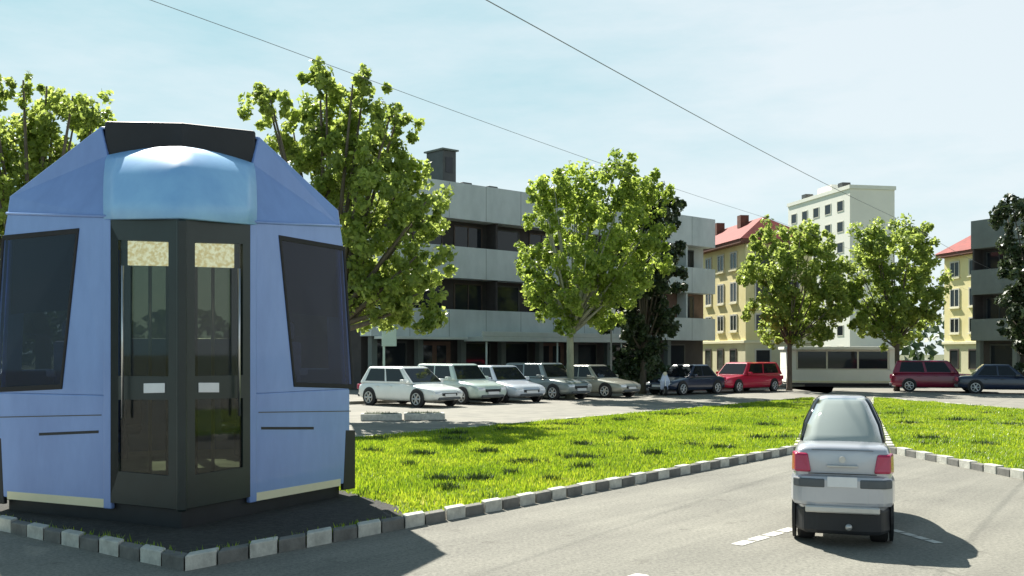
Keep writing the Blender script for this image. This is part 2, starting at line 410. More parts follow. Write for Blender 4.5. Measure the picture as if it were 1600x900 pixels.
def grass(V, N, darks):
    m = MB(); I = inset(V, 0.12)
    xs = [p.x for p in I]; ys = [p.y for p in I]; k = 0
    x0, x1, y0, y1 = max(min(xs),-9), max(xs), max(min(ys),5), max(ys)
    while k < N:
        x = R.uniform(x0,x1); y = R.uniform(y0,y1)
        u = 800+F*x/y
        if not inside(I,x,y) or u > 1720 or u < -120: continue
        if V is VL and inside(SHADE_POLY,x,y): k += .2; continue
        nn = noise.noise(Vector((x*0.9,y*0.9,0)))
        h = 0.05 + 0.045*max(-.4,nn) + R.uniform(0,.035)
        tuft(m, x, y, 0.08, h, 3, .07, 0); k += 1
    for (u,v) in darks:
        p = gp(u,v+3); w = 8*p.y/F*R.uniform(.6,1.3); st_ = R.uniform(.8,2.2)
        for i in range(int(75*st_*.8)):
            tuft(m, p.x+R.gauss(0,w)*st_, p.y+R.gauss(0,w), 0.08, R.uniform(.06,.14), 3, .05, 1)
    for i in range(170):                     # small darker tufts
        x = R.uniform(x0,x1); y = R.uniform(y0,y1)
        if not inside(I,x,y) or (V is VL and inside(SHADE_POLY,x,y)): continue
        for k in range(R.randint(4,22)): tuft(m, x+R.gauss(0,.09), y+R.gauss(0,.09), .08, R.uniform(.05,.13), 3, .04, 1)
    o = m.build('grass', [M['grass'], M['dark_tuft']], fix=False)
    tag(o, kind='stuff'); return o
darks = [(592,690),(642,734),(745,757),(700,772),(800,748),(912,738),(908,700),(970,660),(1058,651),(1118,677),(1185,690),(985,692),(880,668),(792,676),(700,692),
         (712,682),(905,722),(1020,716),(1078,702),(1128,706),(1228,690),(1250,632),(1150,640),(660,716),(820,730),(860,760),(760,712),(1200,668),(940,682),(690,758),(582,712)]
grass(VL, 85000, darks)
grass(VR, 36000, [(1450,690),(1540,700),(1500,660),(1580,668),(1420,665),(1395,650)])

# ------------------------------------------------------------------ the tram (a short car seen at its corner: double door at the prow)
ax = Vector((-0.307,0.952,0)); TR = 17.87
T0 = ax*13.5
bx_ = Vector((math.cos(math.radians(TR)), math.sin(math.radians(TR)), 0)); by_ = Vector((-math.sin(math.radians(TR)), math.cos(math.radians(TR)), 0))
tram = thing('tram', 'pale blue tram standing with its dark double door corner towards the road', 'tram', T0, math.radians(TR))
def dw(z): return 2.03 if z < 1.6 else 2.03 - 0.12*(z-1.6)/2.0
A2 = Vector((0,-2.5,0)); B2 = Vector((.76,-1.7,0))
def fac(s, z, off=0.0):           # point on the right side panel, s from door edge (0) to outer edge (1)
    Dp = Vector((dw(z), -0.5, 0)); p = B2.lerp(Dp, s); p.z = z
    nr = (Dp-B2).normalized(); nr = Vector((nr.y,-nr.x,0))
    return p + nr*off
def door(s, z, off=0.0):          # right door leaf, s from ridge (0) to door edge (1)
    p = A2.lerp(B2, s); p.z = z
    nr = (B2-A2).normalized(); nr = Vector((nr.y,-nr.x,0))
    return p + nr*off
def pix(fn, u, v, off=0.0):
    z = 2.0; s = .5
    for it in range(6):
        lo, hi = -1.0, 2.0
        for k in range(40):
            s = (lo+hi)/2; q = fn(s, z); P_ = T0 + bx_*q.x + by_*q.y
            if 800+F*P_.x/P_.y < u: lo = s
            else: hi = s
        q = fn(s, z); Yw = (T0 + bx_*q.x + by_*q.y).y
        z = H + (HV-v)/F*Yw
    return fn(s, z, off)
def mir(p): return Vector((-p.x, p.y, p.z))
def sides(fn_build):
    for sg in (1,-1): fn_build(sg)
def ms(pts, sg):
    return [Vector(p) for p in pts] if sg > 0 else [mir(Vector(p)) for p in pts][::-1]
tb = MB()
win_px = [(460,601),(551,604),(537,388),(437,371)]
for sg in (1,-1):
    zb0, zb1 = 0.23, 0.26
    z0, z1 = 3.36, 3.50
    wz = [pix(fac,*p) for p in win_px]
    bot = [fac(0,zb0), fac(1,zb1), fac(1,1.45), fac(0,1.45)]
    tb.slab(ms(bot,sg), .05)
    tb.ringslab(ms([fac(0,1.45),fac(1,1.45),fac(1,z1),fac(0,z0)],sg), ms(wz,sg), .05)
    # tail side and rear
    E = [(1.05,2.6,.25),(1.0,2.6,3.66)]
    def lin(q, fu, fv):
        a, b, c, d = [Vector(p) for p in q]
        return a.lerp(b,fu).lerp(d.lerp(c,fu),fv)
    TS = [fac(1,.25), (1.05,2.6,.25), (1.0,2.6,3.66), (1.9,-.42,3.72)]
    TE = [(1.05,2.6,.25),(0,2.9,.25),(0,2.85,3.66),(1.0,2.6,3.66)]
    for q, l0, l1, v0 in ((TS,.12,.90,.42),(TE,.30,.90,.55)):
        tb.ringslab(ms(q,sg), ms([lin(q,l0,v0),lin(q,l1,v0),lin(q,l1,.88),lin(q,l0,.88)],sg), .05)
    # sloped shoulder
    Dt = (1.9,-.42,3.72); Rp = (.88,-.9,4.5); T1 = (.81,-1.0,4.155)
    tb.slab(ms([fac(0,z0), fac(1,z1), Dt, Rp, T1],sg), .04)
    tb.slab(ms([Dt, (1.0,2.6,3.66), (.86,1.6,4.48), Rp],sg), .04)
    tb.slab(ms([(1.0,2.6,3.66),(0,2.85,3.66),(0,1.65,4.5),(.86,1.6,4.48)],sg), .04)
    tb.slab(ms([Rp,(.86,1.6,4.48),(0,1.65,4.5),(0,-.9,4.5)],sg), .03)
    # door posts down both edges
    tb.slab(ms([fac(-.035,zb0,.012), fac(.03,zb0,.012), fac(.03,3.36,.012), fac(-.035,3.34,.012)],sg), .06)
body = tb.build('body', M['tram'], tram, bevel=0.024)
# brow: bulged roof front over the door
br = MB(); rows = []
prof = [((0,-2.53,3.29),(.80,-1.69,3.345)), ((0,-2.42,3.50),(.81,-1.62,3.55)), ((0,-2.18,3.84),(.815,-1.45,3.84)), ((0,-1.86,4.08),(.815,-1.22,4.05)), ((0,-1.5,4.21),(.81,-1.0,4.155)), ((0,-.95,4.24),(.81,-.85,4.18))]
for c, e in prof:
    row = []
    for k in range(-6,7):
        f = abs(k)/6; 
        x = e[0]*k/6; y = c[1] + (e[1]-c[1])*(f**1.4); z = c[2] + (e[2]-c[2])*f**2
        row.append((x,y,z))
    rows.append(row)
n = 13
vs = [p for r in rows for p in r]
br.add(vs, [(k*n+i,k*n+i+1,(k+1)*n+i+1,(k+1)*n+i) for k in range(len(rows)-1) for i in range(n-1)])
o = br.build('roof_front', M['tram_lit'], tram, smooth=True)
sm = o.modifiers.new('solid','SOLIDIFY'); sm.thickness = .04; sm.offset = -1
rbx = MB(); rbx.prism([(-.84,-.93),(-.84,1.3),(.84,1.3),(.84,-.93),(.0,-1.12)], 4.12, 4.56)
rbx.build('roof_equipment_cover', M['black'], tram, bevel=.03)
m = MB(); m.box(-.1,.55,-.5,.6,4.562,4.66); m.build('roof_vent', M['roofbox'], tram, bevel=.02)
m = MB(); m.prism([(0,-2.42),(.72,-1.66),(1.9,-.5),(.95,2.5),(0,2.75),(-.95,2.5),(-1.9,-.5),(-.72,-1.66)], .06, .30)
m.build('underframe', M['black'], tram, bevel=.02)
m = MB(); m.prism([(0,-2.3),(.72,-1.6),(1.9,-.5),(.95,2.5),(0,2.75),(-.95,2.5),(-1.9,-.5),(-.72,-1.6)], .33, .45)
m.build('floor', M['interior'], tram)
m = MB(); m.prism([(0,-2.3),(.7,-1.6),(1.75,-.45),(.95,2.4),(0,2.6),(-.95,2.4),(-1.75,-.45),(-.7,-1.6)], 3.40, 3.44)
m.build('ceiling', M['interior'], tram)
for sg in (1,-1):
    for yy in (-.45, 1.2):
        m = MB(); xx = (1.45 if yy < 0 else .85)*sg
        m.disc((xx,yy,.22),(1,0,0),.22,.22,.12,18); m.build('wheel', M['rubber'], tram, bevel=.02)
    # side window
    wq = [pix(fac,*p) for p in win_px]
    cen = sum(wq, Vector())/4
    nr = (wq[1]-wq[0]).cross(wq[3]-wq[0]).normalized()
    fr_in = [cen + (p-cen)*0.965 + nr*.012 for p in wq]; fr_out = [cen+(p-cen)*1.03 + nr*.012 for p in wq]
    m = MB(); m.ringslab(ms(fr_out,sg), ms(fr_in,sg), .05)
    wfr = m.build('window', M['rubber'], tram, bevel=.008)
    m = MB(); m.slab(ms([cen+(p-cen)*.985 + nr*.003 for p in wq],sg), .012); m.build('pane', M['side_glass'], wfr)
    # driver's blind behind the upper half of that window
    a, b, c_, d_ = wq
    bl = [a.lerp(d_,.50), b.lerp(c_,.50), c_, d_]
    m = MB(); m.slab(ms([p - nr*.12 for p in bl],sg), .01); m.build('sun_blind', M['black'], tram)
    m = MB(); hp = [pix(fac,474,586,-.05), pix(fac,486,586,-.05), pix(fac,486,577,-.05), pix(fac,474,577,-.05)]
    m.slab(ms(hp,sg), .01); m.build('ticket_label', M['white_plastic'], tram)
    # door leaf: frame, two panes, middle bar, label, handle
    fo = [door(.03,.30), door(.98,.30), door(.98,3.33), door(.03,3.29)]
    up = [pix(door,304,588), pix(door,379,586), pix(door,379,381), pix(door,304,379)]
    lo = [pix(door,304,742), pix(door,379,730), pix(door,379,622), pix(door,304,624)]
    m = MB()
    N_ = (fo[1]-fo[0]).cross(fo[3]-fo[0]).normalized()
    def strip(q): m.slab(ms([p + N_*.006 for p in q], sg), .05)
    strip([fo[0], fo[1], lo[1], lo[0]]); strip([lo[3],lo[2],up[1],up[0]]); strip([up[3],up[2],fo[2],fo[3]])
    strip([fo[0],lo[0],up[3],fo[3]]) if False else None
    strip([fo[0], lo[0], lo[3], up[0], up[3], fo[3]]); strip([lo[1], fo[1], fo[2], up[2], up[1], lo[2]])
    leaf = m.build('door', M['door_frame'], tram)
    m = MB(); m.slab(ms([p - N_*.012 for p in up],sg), .012); m.build('upper_pane', M['tram_glass'], leaf)
    m = MB(); m.slab(ms([p - N_*.012 for p in lo],sg), .012); m.build('lower_pane', M['tram_glass'], leaf)
    lb = [pix(door,*p) for p in ((309,613),(341,613),(341,598),(309,598))]
    m = MB(); m.slab(ms([p + N_*.014 for p in lb],sg), .008); m.build('door_button', M['white_plastic'], leaf, bevel=.003)
    h0, h1 = pix(door,368,650,.05), pix(door,368,420,.05)
    m = MB(); m.tube(ms([h0,h1],sg), .014, 8); m.build('handle', M['steel'], leaf, smooth=True)
    # added glowing panel inside the upper pane, stands in for the bright view through
    cb = [pix(door,312,416), pix(door,377,418), pix(door,377,381), pix(door,312,379)]
    m = MB(); m.slab(ms([p - N_*.10 for p in cb],sg), .02); m.build('glow_panel', M['view_glow'], tram)
    m = MB(); m.tube(ms([fac(.0,3.37,.010), fac(.995,3.51,.010)],sg), .016, 8); m.build('gutter', M['tram'], tram, smooth=True)
    # slot, seam and wheel recess on the side panel
    sl = [pix(fac,408,671), pix(fac,490,671), pix(fac,490,667), pix(fac,408,667)]
    off = (fac(0,1,.004)-fac(0,1,0))
    m = MB(); m.slab(ms([p+off for p in sl],sg), .03); m.build('vent_slot', M['black'], tram)
    sl = [pix(fac,404,645), pix(fac,548,643), pix(fac,548,641.6), pix(fac,404,643.4)]
    m = MB(); m.slab(ms([p+off for p in sl],sg), .03); m.build('panel_seam', M['trim_grey'], tram)
    sl = [pix(fac,536,766), pix(fac,555,763), pix(fac,555,672), pix(fac,540,672)]
    m = MB(); m.slab(ms([p+off for p in sl],sg), .05); m.build('wheel_recess', M['black'], tram, bevel=.01)
    sl = [pix(fac,400,783), pix(fac,532,759), pix(fac,532,748), pix(fac,400,770)]
    m = MB(); m.slab(ms([p+off*.7 for p in sl],sg), .02); m.build('skirt_reflection', M['yellow_trim'], tram)  # cream strip paints the light reflected along the skirt
    # tail windows
    for q, l0, l1, v0, nm in ((TS,.12,.90,.42,'side_window'),(TE,.30,.90,.55,'rear_window')):
        tw = [lin(q,l0,v0),lin(q,l1,v0),lin(q,l1,.88),lin(q,l0,.88)]
        nn = (tw[1]-tw[0]).cross(tw[3]-tw[0]).normalized()
        m = MB(); m.slab(ms([p - nn*.02 for p in tw],sg), .012); m.build(nm, M['tram_glass'], tram)
    sx_ = sg*1.25
    m = MB(); m.box(sx_-.24,sx_+.24,-.55,-.10,1.25,1.36).box(sx_-.22,sx_+.22,-.10,.02,1.36,2.05).box(sx_-.13,sx_+.13,-.09,.0,2.08,2.3); m.build('driver_seat', M['seat_pale'], tram, bevel=.04)
    # seats and grab poles
    for (xx,yy) in ((.9,0.2),(.75,1.5)):
        m = MB(); m.box(sg*xx-.22, sg*xx+.22, yy-.22, yy+.22, .80,.90).box(sg*xx-.22, sg*xx+.22, yy+.18, yy+.26, .90,1.5).box(sg*xx-.05,sg*xx+.05,yy-.05,yy+.05,.45,.8)
        m.build('seat', M['seat'], tram, bevel=.03)
    m = MB(); m.tube([(sg*.35,-.9,.45),(sg*.35,-.9,3.4)], .02, 8); m.build('grab_pole', M['steel'], tram, smooth=True)
m = MB(); m.box(-.05,.05,-2.52,-2.42,.28,3.27); o = m.build('centre_post', M['door_frame'], tram, bevel=.02)
m = MB(); m.box(-.17,.17,-1.5,-1.42,.45,2.9); m.build('cab_partition', M['black'], tram)

# ------------------------------------------------------------------ cars
def make_car(name, label, loc, rz, col, L=4.2, W=1.72, Hh=1.45, style='hatch', group='cars parked by the footway', glass=None, rim=True, rear=False):
    t = thing(name, label, 'car', loc, rz, group)
    w = W/2; h = Hh; belt = .60*h; hood = .53*h
    if style == 'suv': belt = .60*h; hood = .56*h
    nose, tail = L/2, -L/2
    deck = .62*h if style == 'sedan' else .60*h
    # stations: x, half width, low, high
    st = [(tail, .84*w, .30, deck*.86), (tail+.05*L, .95*w, .22, deck*.97), (tail+.18*L, w, .19, deck), (tail+.36*L, w, .18, belt), (.08*L, w, .18, belt), (.20*L, w, .18, belt*.985),
          (.30*L, .99*w, .19, hood), (.43*L, .95*w, .21, hood*.94), (nose-.015*L, .86*w, .26, hood*.80), (nose, .78*w, .33, hood*.66)]
    rings = []
    for x, hw, zl, zh in st:
        zm = zl + (zh-zl)*.62
        half = [(.55*hw,zl),(.93*hw,zl+.02),(hw,zl+.16),(hw*1.0,zm),(.965*hw,zh-.06),(.86*hw,zh-.005),(.45*hw,zh+.012)]
        ring = [(x,y,z) for y,z in half] + [(x,-y,z) for y,z in half[::-1]]
        rings.append(ring)
    m = MB(); m.loft(rings); body = m.build('body', col, t, smooth=True, subsurf=2)
    # cabin frame
    if style == 'sedan': fb, fr, rr, rb = .20*L, .055*L, -.22*L, -.345*L
    elif style == 'suv': fb, fr, rr, rb = .21*L, .10*L, -.43*L, -.475*L
    else: fb, fr, rr, rb = .24*L, .07*L, -.38*L, -.455*L
    wb, wr = .93*w, .74*w
    zb, zr = belt-.04, h
    m = MB()
    base = [(fb,-wb),(fb,wb),(rb,wb*.97),(rb,-wb*.97)]; roof = [(fr,-wr),(fr,wr),(rr,wr*.97),(rr,-wr*.97)]
    V3 = [(x,y,zb) for x,y in base] + [(x,y,zr-.035) for x,y in roof] + [(( x*.9 + .1*(fr+rr)/2),y*.8,zr) for x,y in roof]
    m.add(V3, [(3,2,1,0),(8,9,10,11)] + [(i,(i+1)%4,4+(i+1)%4,4+i) for i in range(4)] + [(4+i,4+(i+1)%4,8+(i+1)%4,8+i) for i in range(4)])
    m.build('cabin', col, t, bevel=.05, smooth=False)
    G = glass or M['car_glass']
    def panel(i, nm, lo, hi, l, r, sub=None):
        a, b = Vector(V3[i]), Vector(V3[(i+1)%4]); c, d = Vector(V3[4+(i+1)%4]), Vector(V3[4+i])
        def q(fu, fv): return (a.lerp(b,fu)).lerp(d.lerp(c,fu), fv)
        pts = [q(l,lo), q(r,lo), q(r,hi), q(l,hi)]
        nr = (pts[1]-pts[0]).cross(pts[3]-pts[0]).normalized()
        cc = Vector((0,0,h*.6))
        if nr.dot(pts[0]-cc) < 0: nr = -nr
        m = MB(); m.add([p+nr*.012 for p in pts]+[p-nr*.01 for p in pts], [(0,1,2,3),(7,6,5,4)]+[(j,4+j,4+(j+1)%4,(j+1)%4) for j in range(4)])
        return m.build(nm, G, t)
    panel(0,'windscreen',.10,.93,.05,.95)
    panel(2,'rear_window',.14,.90,.07,.93)
    for i, sw in ((1,False),(3,True)):
        # face 1 runs front -> rear on +y, face 3 runs rear -> front on -y
        if not sw: panel(i,'side_window',.14,.92,.10,.47); panel(i,'side_window',.14,.92,.51,.90)
        else: panel(i,'side_window',.14,.92,.10,.49); panel(i,'side_window',.14,.92,.53,.90)
    rw = .30 if Hh < 1.6 else .34
    wx = (.31*L, -.30*L)
    for x in wx:
        for sg in (1,-1):
            m = MB(); m.disc((x,sg*(w-.005),rw+.03),(0,1,0),rw*1.14,rw*1.14,.035,24); m.build('wheel_arch', M['black'], t)
            m = MB(); m.disc((x,sg*(w-.07),rw),(0,1,0),rw,rw,.20,24); wh = m.build('wheel', M['rubber'], t, bevel=.025)
            m = MB(); y0 = sg*(w+.032)
            m.disc((x,y0,rw),(0,1,0),rw*.22,rw*.22,.02,12)
            for k in range(6):
                a = k*PI/3
                p0 = Vector((x+math.cos(a)*rw*.15,y0,rw+math.sin(a)*rw*.15)); p1 = Vector((x+math.cos(a)*rw*.66,y0,rw+math.sin(a)*rw*.66))
                m.tube([p0,p1], [.035,.028], 6)
            for k in range(20):
                a0, a1 = k*PI/10, (k+1)*PI/10
                m.tube([(x+math.cos(a0)*rw*.66,y0,rw+math.sin(a0)*rw*.66),(x+math.cos(a1)*rw*.66,y0,rw+math.sin(a1)*rw*.66)], .022, 5, cap=False)
            m.build('rim', M['alloy'], wh)
    for sg in (1,-1):
        zz = hood*.70
        m = MB(); m.loft([[(nose-.16,sg*.82*w,zz-.05),(nose-.16,sg*.84*w,zz+.07),(nose-.10,sg*.50*w,zz+.06),(nose-.10,sg*.52*w,zz-.05)],
                          [(nose-.02,sg*.78*w,zz-.06),(nose-.06,sg*.80*w,zz+.05),(nose+.0,sg*.44*w,zz+.045),(nose+.015,sg*.46*w,zz-.06)]])
        m.build('headlight', M['head_clear'], t, bevel=.012)
        if not rear:
            m = MB(); m.box(tail-.01,tail+.10,min(sg*.58*w,sg*.86*w),max(sg*.58*w,sg*.86*w),deck*.68,deck*.90); m.build('taillight', M['tail_red'], t, bevel=.02)
        m = MB(); m.box(fb-.42,fb-.24,min(sg*w*.98,sg*(w+.16)),max(sg*w*.98,sg*(w+.16)),belt-.01,belt+.12); m.build('wing_mirror', col, t, bevel=.03)
        for dx in (-.02*L, -.19*L):
            m = MB(); m.box(dx-.09,dx+.06,min(sg*(w-.02),sg*(w+.022)),max(sg*(w-.02),sg*(w+.022)),belt-.16,belt-.13); m.build('door_handle', col, t, bevel=.006)
    m = MB(); m.box(nose-.05,nose+.02,-.42*w,.42*w,hood*.55,hood*.68); m.build('grille', M['black'], t, bevel=.01)
    m = MB(); m.box(nose-.10,nose+.035,-.62*w,.62*w,.27,.36); m.build('front_bumper', M['trim_grey'], t, bevel=.03)
    m = MB(); m.box(nose+.015,nose+.045,-.26,.26,.38,.48); m.build('number_plate', M['white_plastic'], t)
    if not rear:
        m = MB(); m.box(tail-.035,tail+.10,-.80*w,.80*w,.30,.42); m.build('rear_bumper', M['trim_grey'], t, bevel=.03)
    return t
ANG = math.atan2(n2.y, n2.x)          # nose towards the verge
def rowcar(u, q, **k):
    # find s along the row so that the car centre is seen at column u
    lo, hi = -40.0, 60.0
    for i in range(60):
        s = (lo+hi)/2; p = LP(s,q)
        if 800+F*p.x/p.y < u: lo = s
        else: hi = s
    return LP((lo+hi)/2, q)
GL = 'cars parked nose out along the footway'
Q = 10.2
rows = [('parked_car','white hatchback parked nose out at the tram end of the row',640,'white','hatch',.12,1.42),
        ('parked_car','pale grey green estate car parked second from the tram in the row',716,'green','suv',.0,1.50),
        ('parked_car','steel blue saloon with pale bonnet parked third from the tram in the row',782,'steel','sedan',-.10,1.42),
        ('parked_car','grey estate car parked to the left of the pale slim tree trunk',852,'grey','suv',.03,1.50),
        ('parked_car','beige saloon parked to the right of the pale slim tree trunk',928,'beige','sedan',.09,1.40)]
for i,(nm,lab,u,c,stl,da,hh) in enumerate(rows):
    p = rowcar(u, Q - .35*(i%2) - i*.2)
    make_car(nm, lab, p, ANG+da, P[c], 4.1, 1.72, hh, stl, GL)
AD = math.atan2(-d2.y, -d2.x)
GP_ = 'cars parked along the kerb'
make_car('parked_car','dark navy saloon parked in front of the red estate car on the left', rowcar(1072, 10.4), AD, P['navy'], 4.2, 1.7, 1.38, 'sedan', GP_)
make_car('parked_car','glossy dark red estate car parked left of the slim dark tree trunk', rowcar(1160, 10.4), AD, P['red'], 4.9, 1.75, 1.46, 'suv', GP_)
# right hand side
rr = Vector((0.44,-0.90,0)); AR = math.atan2(rr.y, rr.x)
make_car('parked_car','dark red estate car parked at the far right beyond the second verge', Vector(((1466-800)/F*51, 51, 0)), AR+.75, P['wine'], 4.5, 1.75, 1.55, 'suv', GP_)
make_car('parked_car','dark navy saloon parked at the right edge, next to the far red estate car', Vector(((1568-800)/F*48.5, 48.5, 0)), AR+.75, P['navy'], 4.2, 1.7, 1.38, 'sedan', GP_)

# narrow silver car driving away on the road
cax = Vector((0.307,0.952,0)); ca = math.atan2(cax.y, cax.x)
SL, SW, SH = 2.9, .96, 1.47
cpos = cax.normalized()*(10.5) + cax*(SL/2)
sv = thing('small_silver_car', 'narrow silver saloon seen from behind on the open road, red tail lamps', 'car', cpos, ca)
w = SW/2; tail, nose = -SL/2, SL/2
def ring(x, hw, zl, zh, tuck=.9):
    half = [(.5*hw,zl),(tuck*hw,zl+.02),(hw,zl+.18),(1.0*hw,zl+(zh-zl)*.62),(.965*hw,zh-.05),(.86*hw,zh),(.45*hw,zh+.012)]
    return [(x,y,z) for y,z in half] + [(x,-y,z) for y,z in half[::-1]]
m = MB(); m.loft([ring(tail,.86*w,.36,.93), ring(tail+.05,.95*w,.33,.985), ring(tail+.25,w,.30,1.0), ring(tail+.6,w,.28,1.0), ring(.3,w,.28,.97), ring(.75,w,.28,.90), ring(nose-.25,.95*w,.28,.80), ring(nose-.05,.84*w,.3,.68), ring(nose,.75*w,.36,.58)])
m.build('body', P['silver'], sv, smooth=True, subsurf=2)
def lvl(z, xf, xr, wf, wr_):     # rounded plan of the cabin at one height
    return [(xr,-wr_*.62,z),(xr+.10,-wr_*.95,z),((xf+xr)/2,-(wf+wr_)/2*1.04,z),(xf-.10,-wf*.95,z),(xf,-wf*.62,z),
            (xf,wf*.62,z),(xf-.10,wf*.95,z),((xf+xr)/2,(wf+wr_)/2*1.04,z),(xr+.10,wr_*.95,z),(xr,wr_*.62,z)]
LV = [(.93,.66,tail+.34,.90*w,.88*w),(1.16,.42,tail+.58,.80*w,.76*w),(1.36,.18,tail+.82,.62*w,.56*w),(1.44,.02,tail+1.0,.50*w,.44*w)]
RG = [lvl(*a) for a in LV]
m = MB(); m.loft(RG); n0 = len(m.v)
cb_ = m.build('cabin', P['silver'], sv, smooth=True, bevel=.035)
def cab_glass(nm, idx, G, lo=.14, hi=2.75, inset_=.06):
    m = MB(); rows = []
    C = Vector((-.1,0,1.1))
    for f in (lo,.6,1.0,1.5,2.0,2.4,hi):
        k = min(int(f),2); t_ = f-k; row = []
        pts = [Vector(RG[k][i]).lerp(Vector(RG[k+1][i]),t_) for i in idx]
        cs = sum(pts,Vector())/len(pts)
        for p in pts:
            q = p.lerp(cs, inset_); d = (q-C); d.z *= .3; row.append(q + d.normalized()*.016)
        rows.append(row)
    n = len(idx)
    m.add([p for r in rows for p in r], [(k*n+i,k*n+i+1,(k+1)*n+i+1,(k+1)*n+i) for k in range(len(rows)-1) for i in range(n-1)])
    o = m.build(nm, G, sv, smooth=True); sd_ = o.modifiers.new('solid','SOLIDIFY'); sd_.thickness = .012; sd_.offset = -1
cab_glass('rear_window', (8,9,0,1), M['pale_glass'], inset_=.02)
cab_glass('windscreen', (3,4,5,6), M['car_glass'], inset_=.03)
cab_glass('side_window', (1,2,3), M['car_glass'], hi=2.6, inset_=.08)
cab_glass('side_window', (6,7,8), M['car_glass'], hi=2.6, inset_=.08)
for sg in (1,-1):
    y = lambda f: sg*f*w
    m = MB(); m.loft([[(tail+.16,y(1.0),.93),(tail+.16,y(1.01),.72),(tail+.08,y(.62),.72),(tail+.08,y(.66),.93)],
                      [(tail+.02,y(.93),.915),(tail+.0,y(.93),.735),(tail-.03,y(.60),.735),(tail-.012,y(.68),.915)]])
    m.build('taillight', M['tail_red'], sv, bevel=.02)
    m = MB(); m.prism([(tail-.068,y(.34)),(tail-.068,y(.52)),(tail-.036,y(.84)),(tail+.04,y(.97)),(tail+.06,y(.9)),(tail,y(.34))],.59,.675); m.build('bumper_insert', M['trim_grey'], sv, bevel=.012)
    m = MB(); m.loft([[(nose-.10,y(.8),.6),(nose-.1,y(.8),.7),(nose-.06,y(.45),.7),(nose-.06,y(.45),.6)],[(nose-.01,y(.72),.6),(nose-.04,y(.74),.68),(nose+.01,y(.42),.68),(nose+.02,y(.42),.6)]])
    m.build('headlight', M['head_clear'], sv)
    for x in (tail+.48, nose-.55):
        m = MB(); m.disc((x,sg*(w-.13),.255),(0,1,0),.255,.255,.17,24); wh = m.build('wheel', M['rubber'], sv, bevel=.03)
        m = MB(); m.disc((x,sg*(w-.043),.255),(0,1,0),.16,.15,.015,16); m.build('rim', M['alloy'], wh)
        m = MB(); m.disc((x,sg*(w-.012),.30),(0,1,0),.29,.29,.03,24); m.build('wheel_arch', M['black'], sv)
m = MB(); m.prism([(tail-.06,-.5*w),(tail-.06,.5*w),(tail-.03,.80*w),(tail+.06,.97*w),(tail+.2,1.02*w),(tail+.42,1.0*w),(tail+.42,-1.0*w),(tail+.2,-1.02*w),(tail+.06,-.97*w),(tail-.03,-.80*w)],.40,.71)
m.build('rear_bumper', P['silver'], sv, bevel=.05)
m = MB(); m.box(tail-.075,tail-.03,-.72*w,.72*w,.345,.415); m.build('bumper_lip', M['alloy'], sv, bevel=.015)
m = MB(); m.prism([(tail-.02,-.5*w),(tail-.02,.5*w),(tail+.02,.76*w),(tail+.2,.93*w),(tail+.35,.93*w),(tail+.35,-.93*w),(tail+.2,-.93*w),(tail+.02,-.76*w)],.13,.398); m.build('rear_valance', M['black'], sv, bevel=.04)
m = MB(); m.box(tail-.075,tail-.05,-.29*w,.29*w,.60,.70); m.build('number_plate', M['white_plastic'], sv, bevel=.004)
m = MB(); m.box(tail-.045,tail-.0,-.30*w,.30*w,.79,.81); m.build('boot_handle', M['alloy'], sv, bevel=.006)
m = MB(); m.box(tail-.052,tail-.02,-.66*w,.66*w,.722,.728).box(tail+.02,tail+.026,-.6*w,.6*w,.95,.953); m.build('boot_seam', M['black'], sv)
m = MB(); m.disc((tail-.035,0,.865),(1,0,0),.032,.032,.02,16); m.build('boot_badge', M['alloy'], sv)
m = MB(); m.tube([(tail-.05,-.06,.21),(tail+.3,-.06,.21)], .032, 10); m.build('exhaust_pipe', M['alloy'], sv, smooth=True)
m = MB(); m.box(nose-.06,nose+.03,-.6*w,.6*w,.3,.42); m.build('front_bumper', M['trim_grey'], sv, bevel=.02)

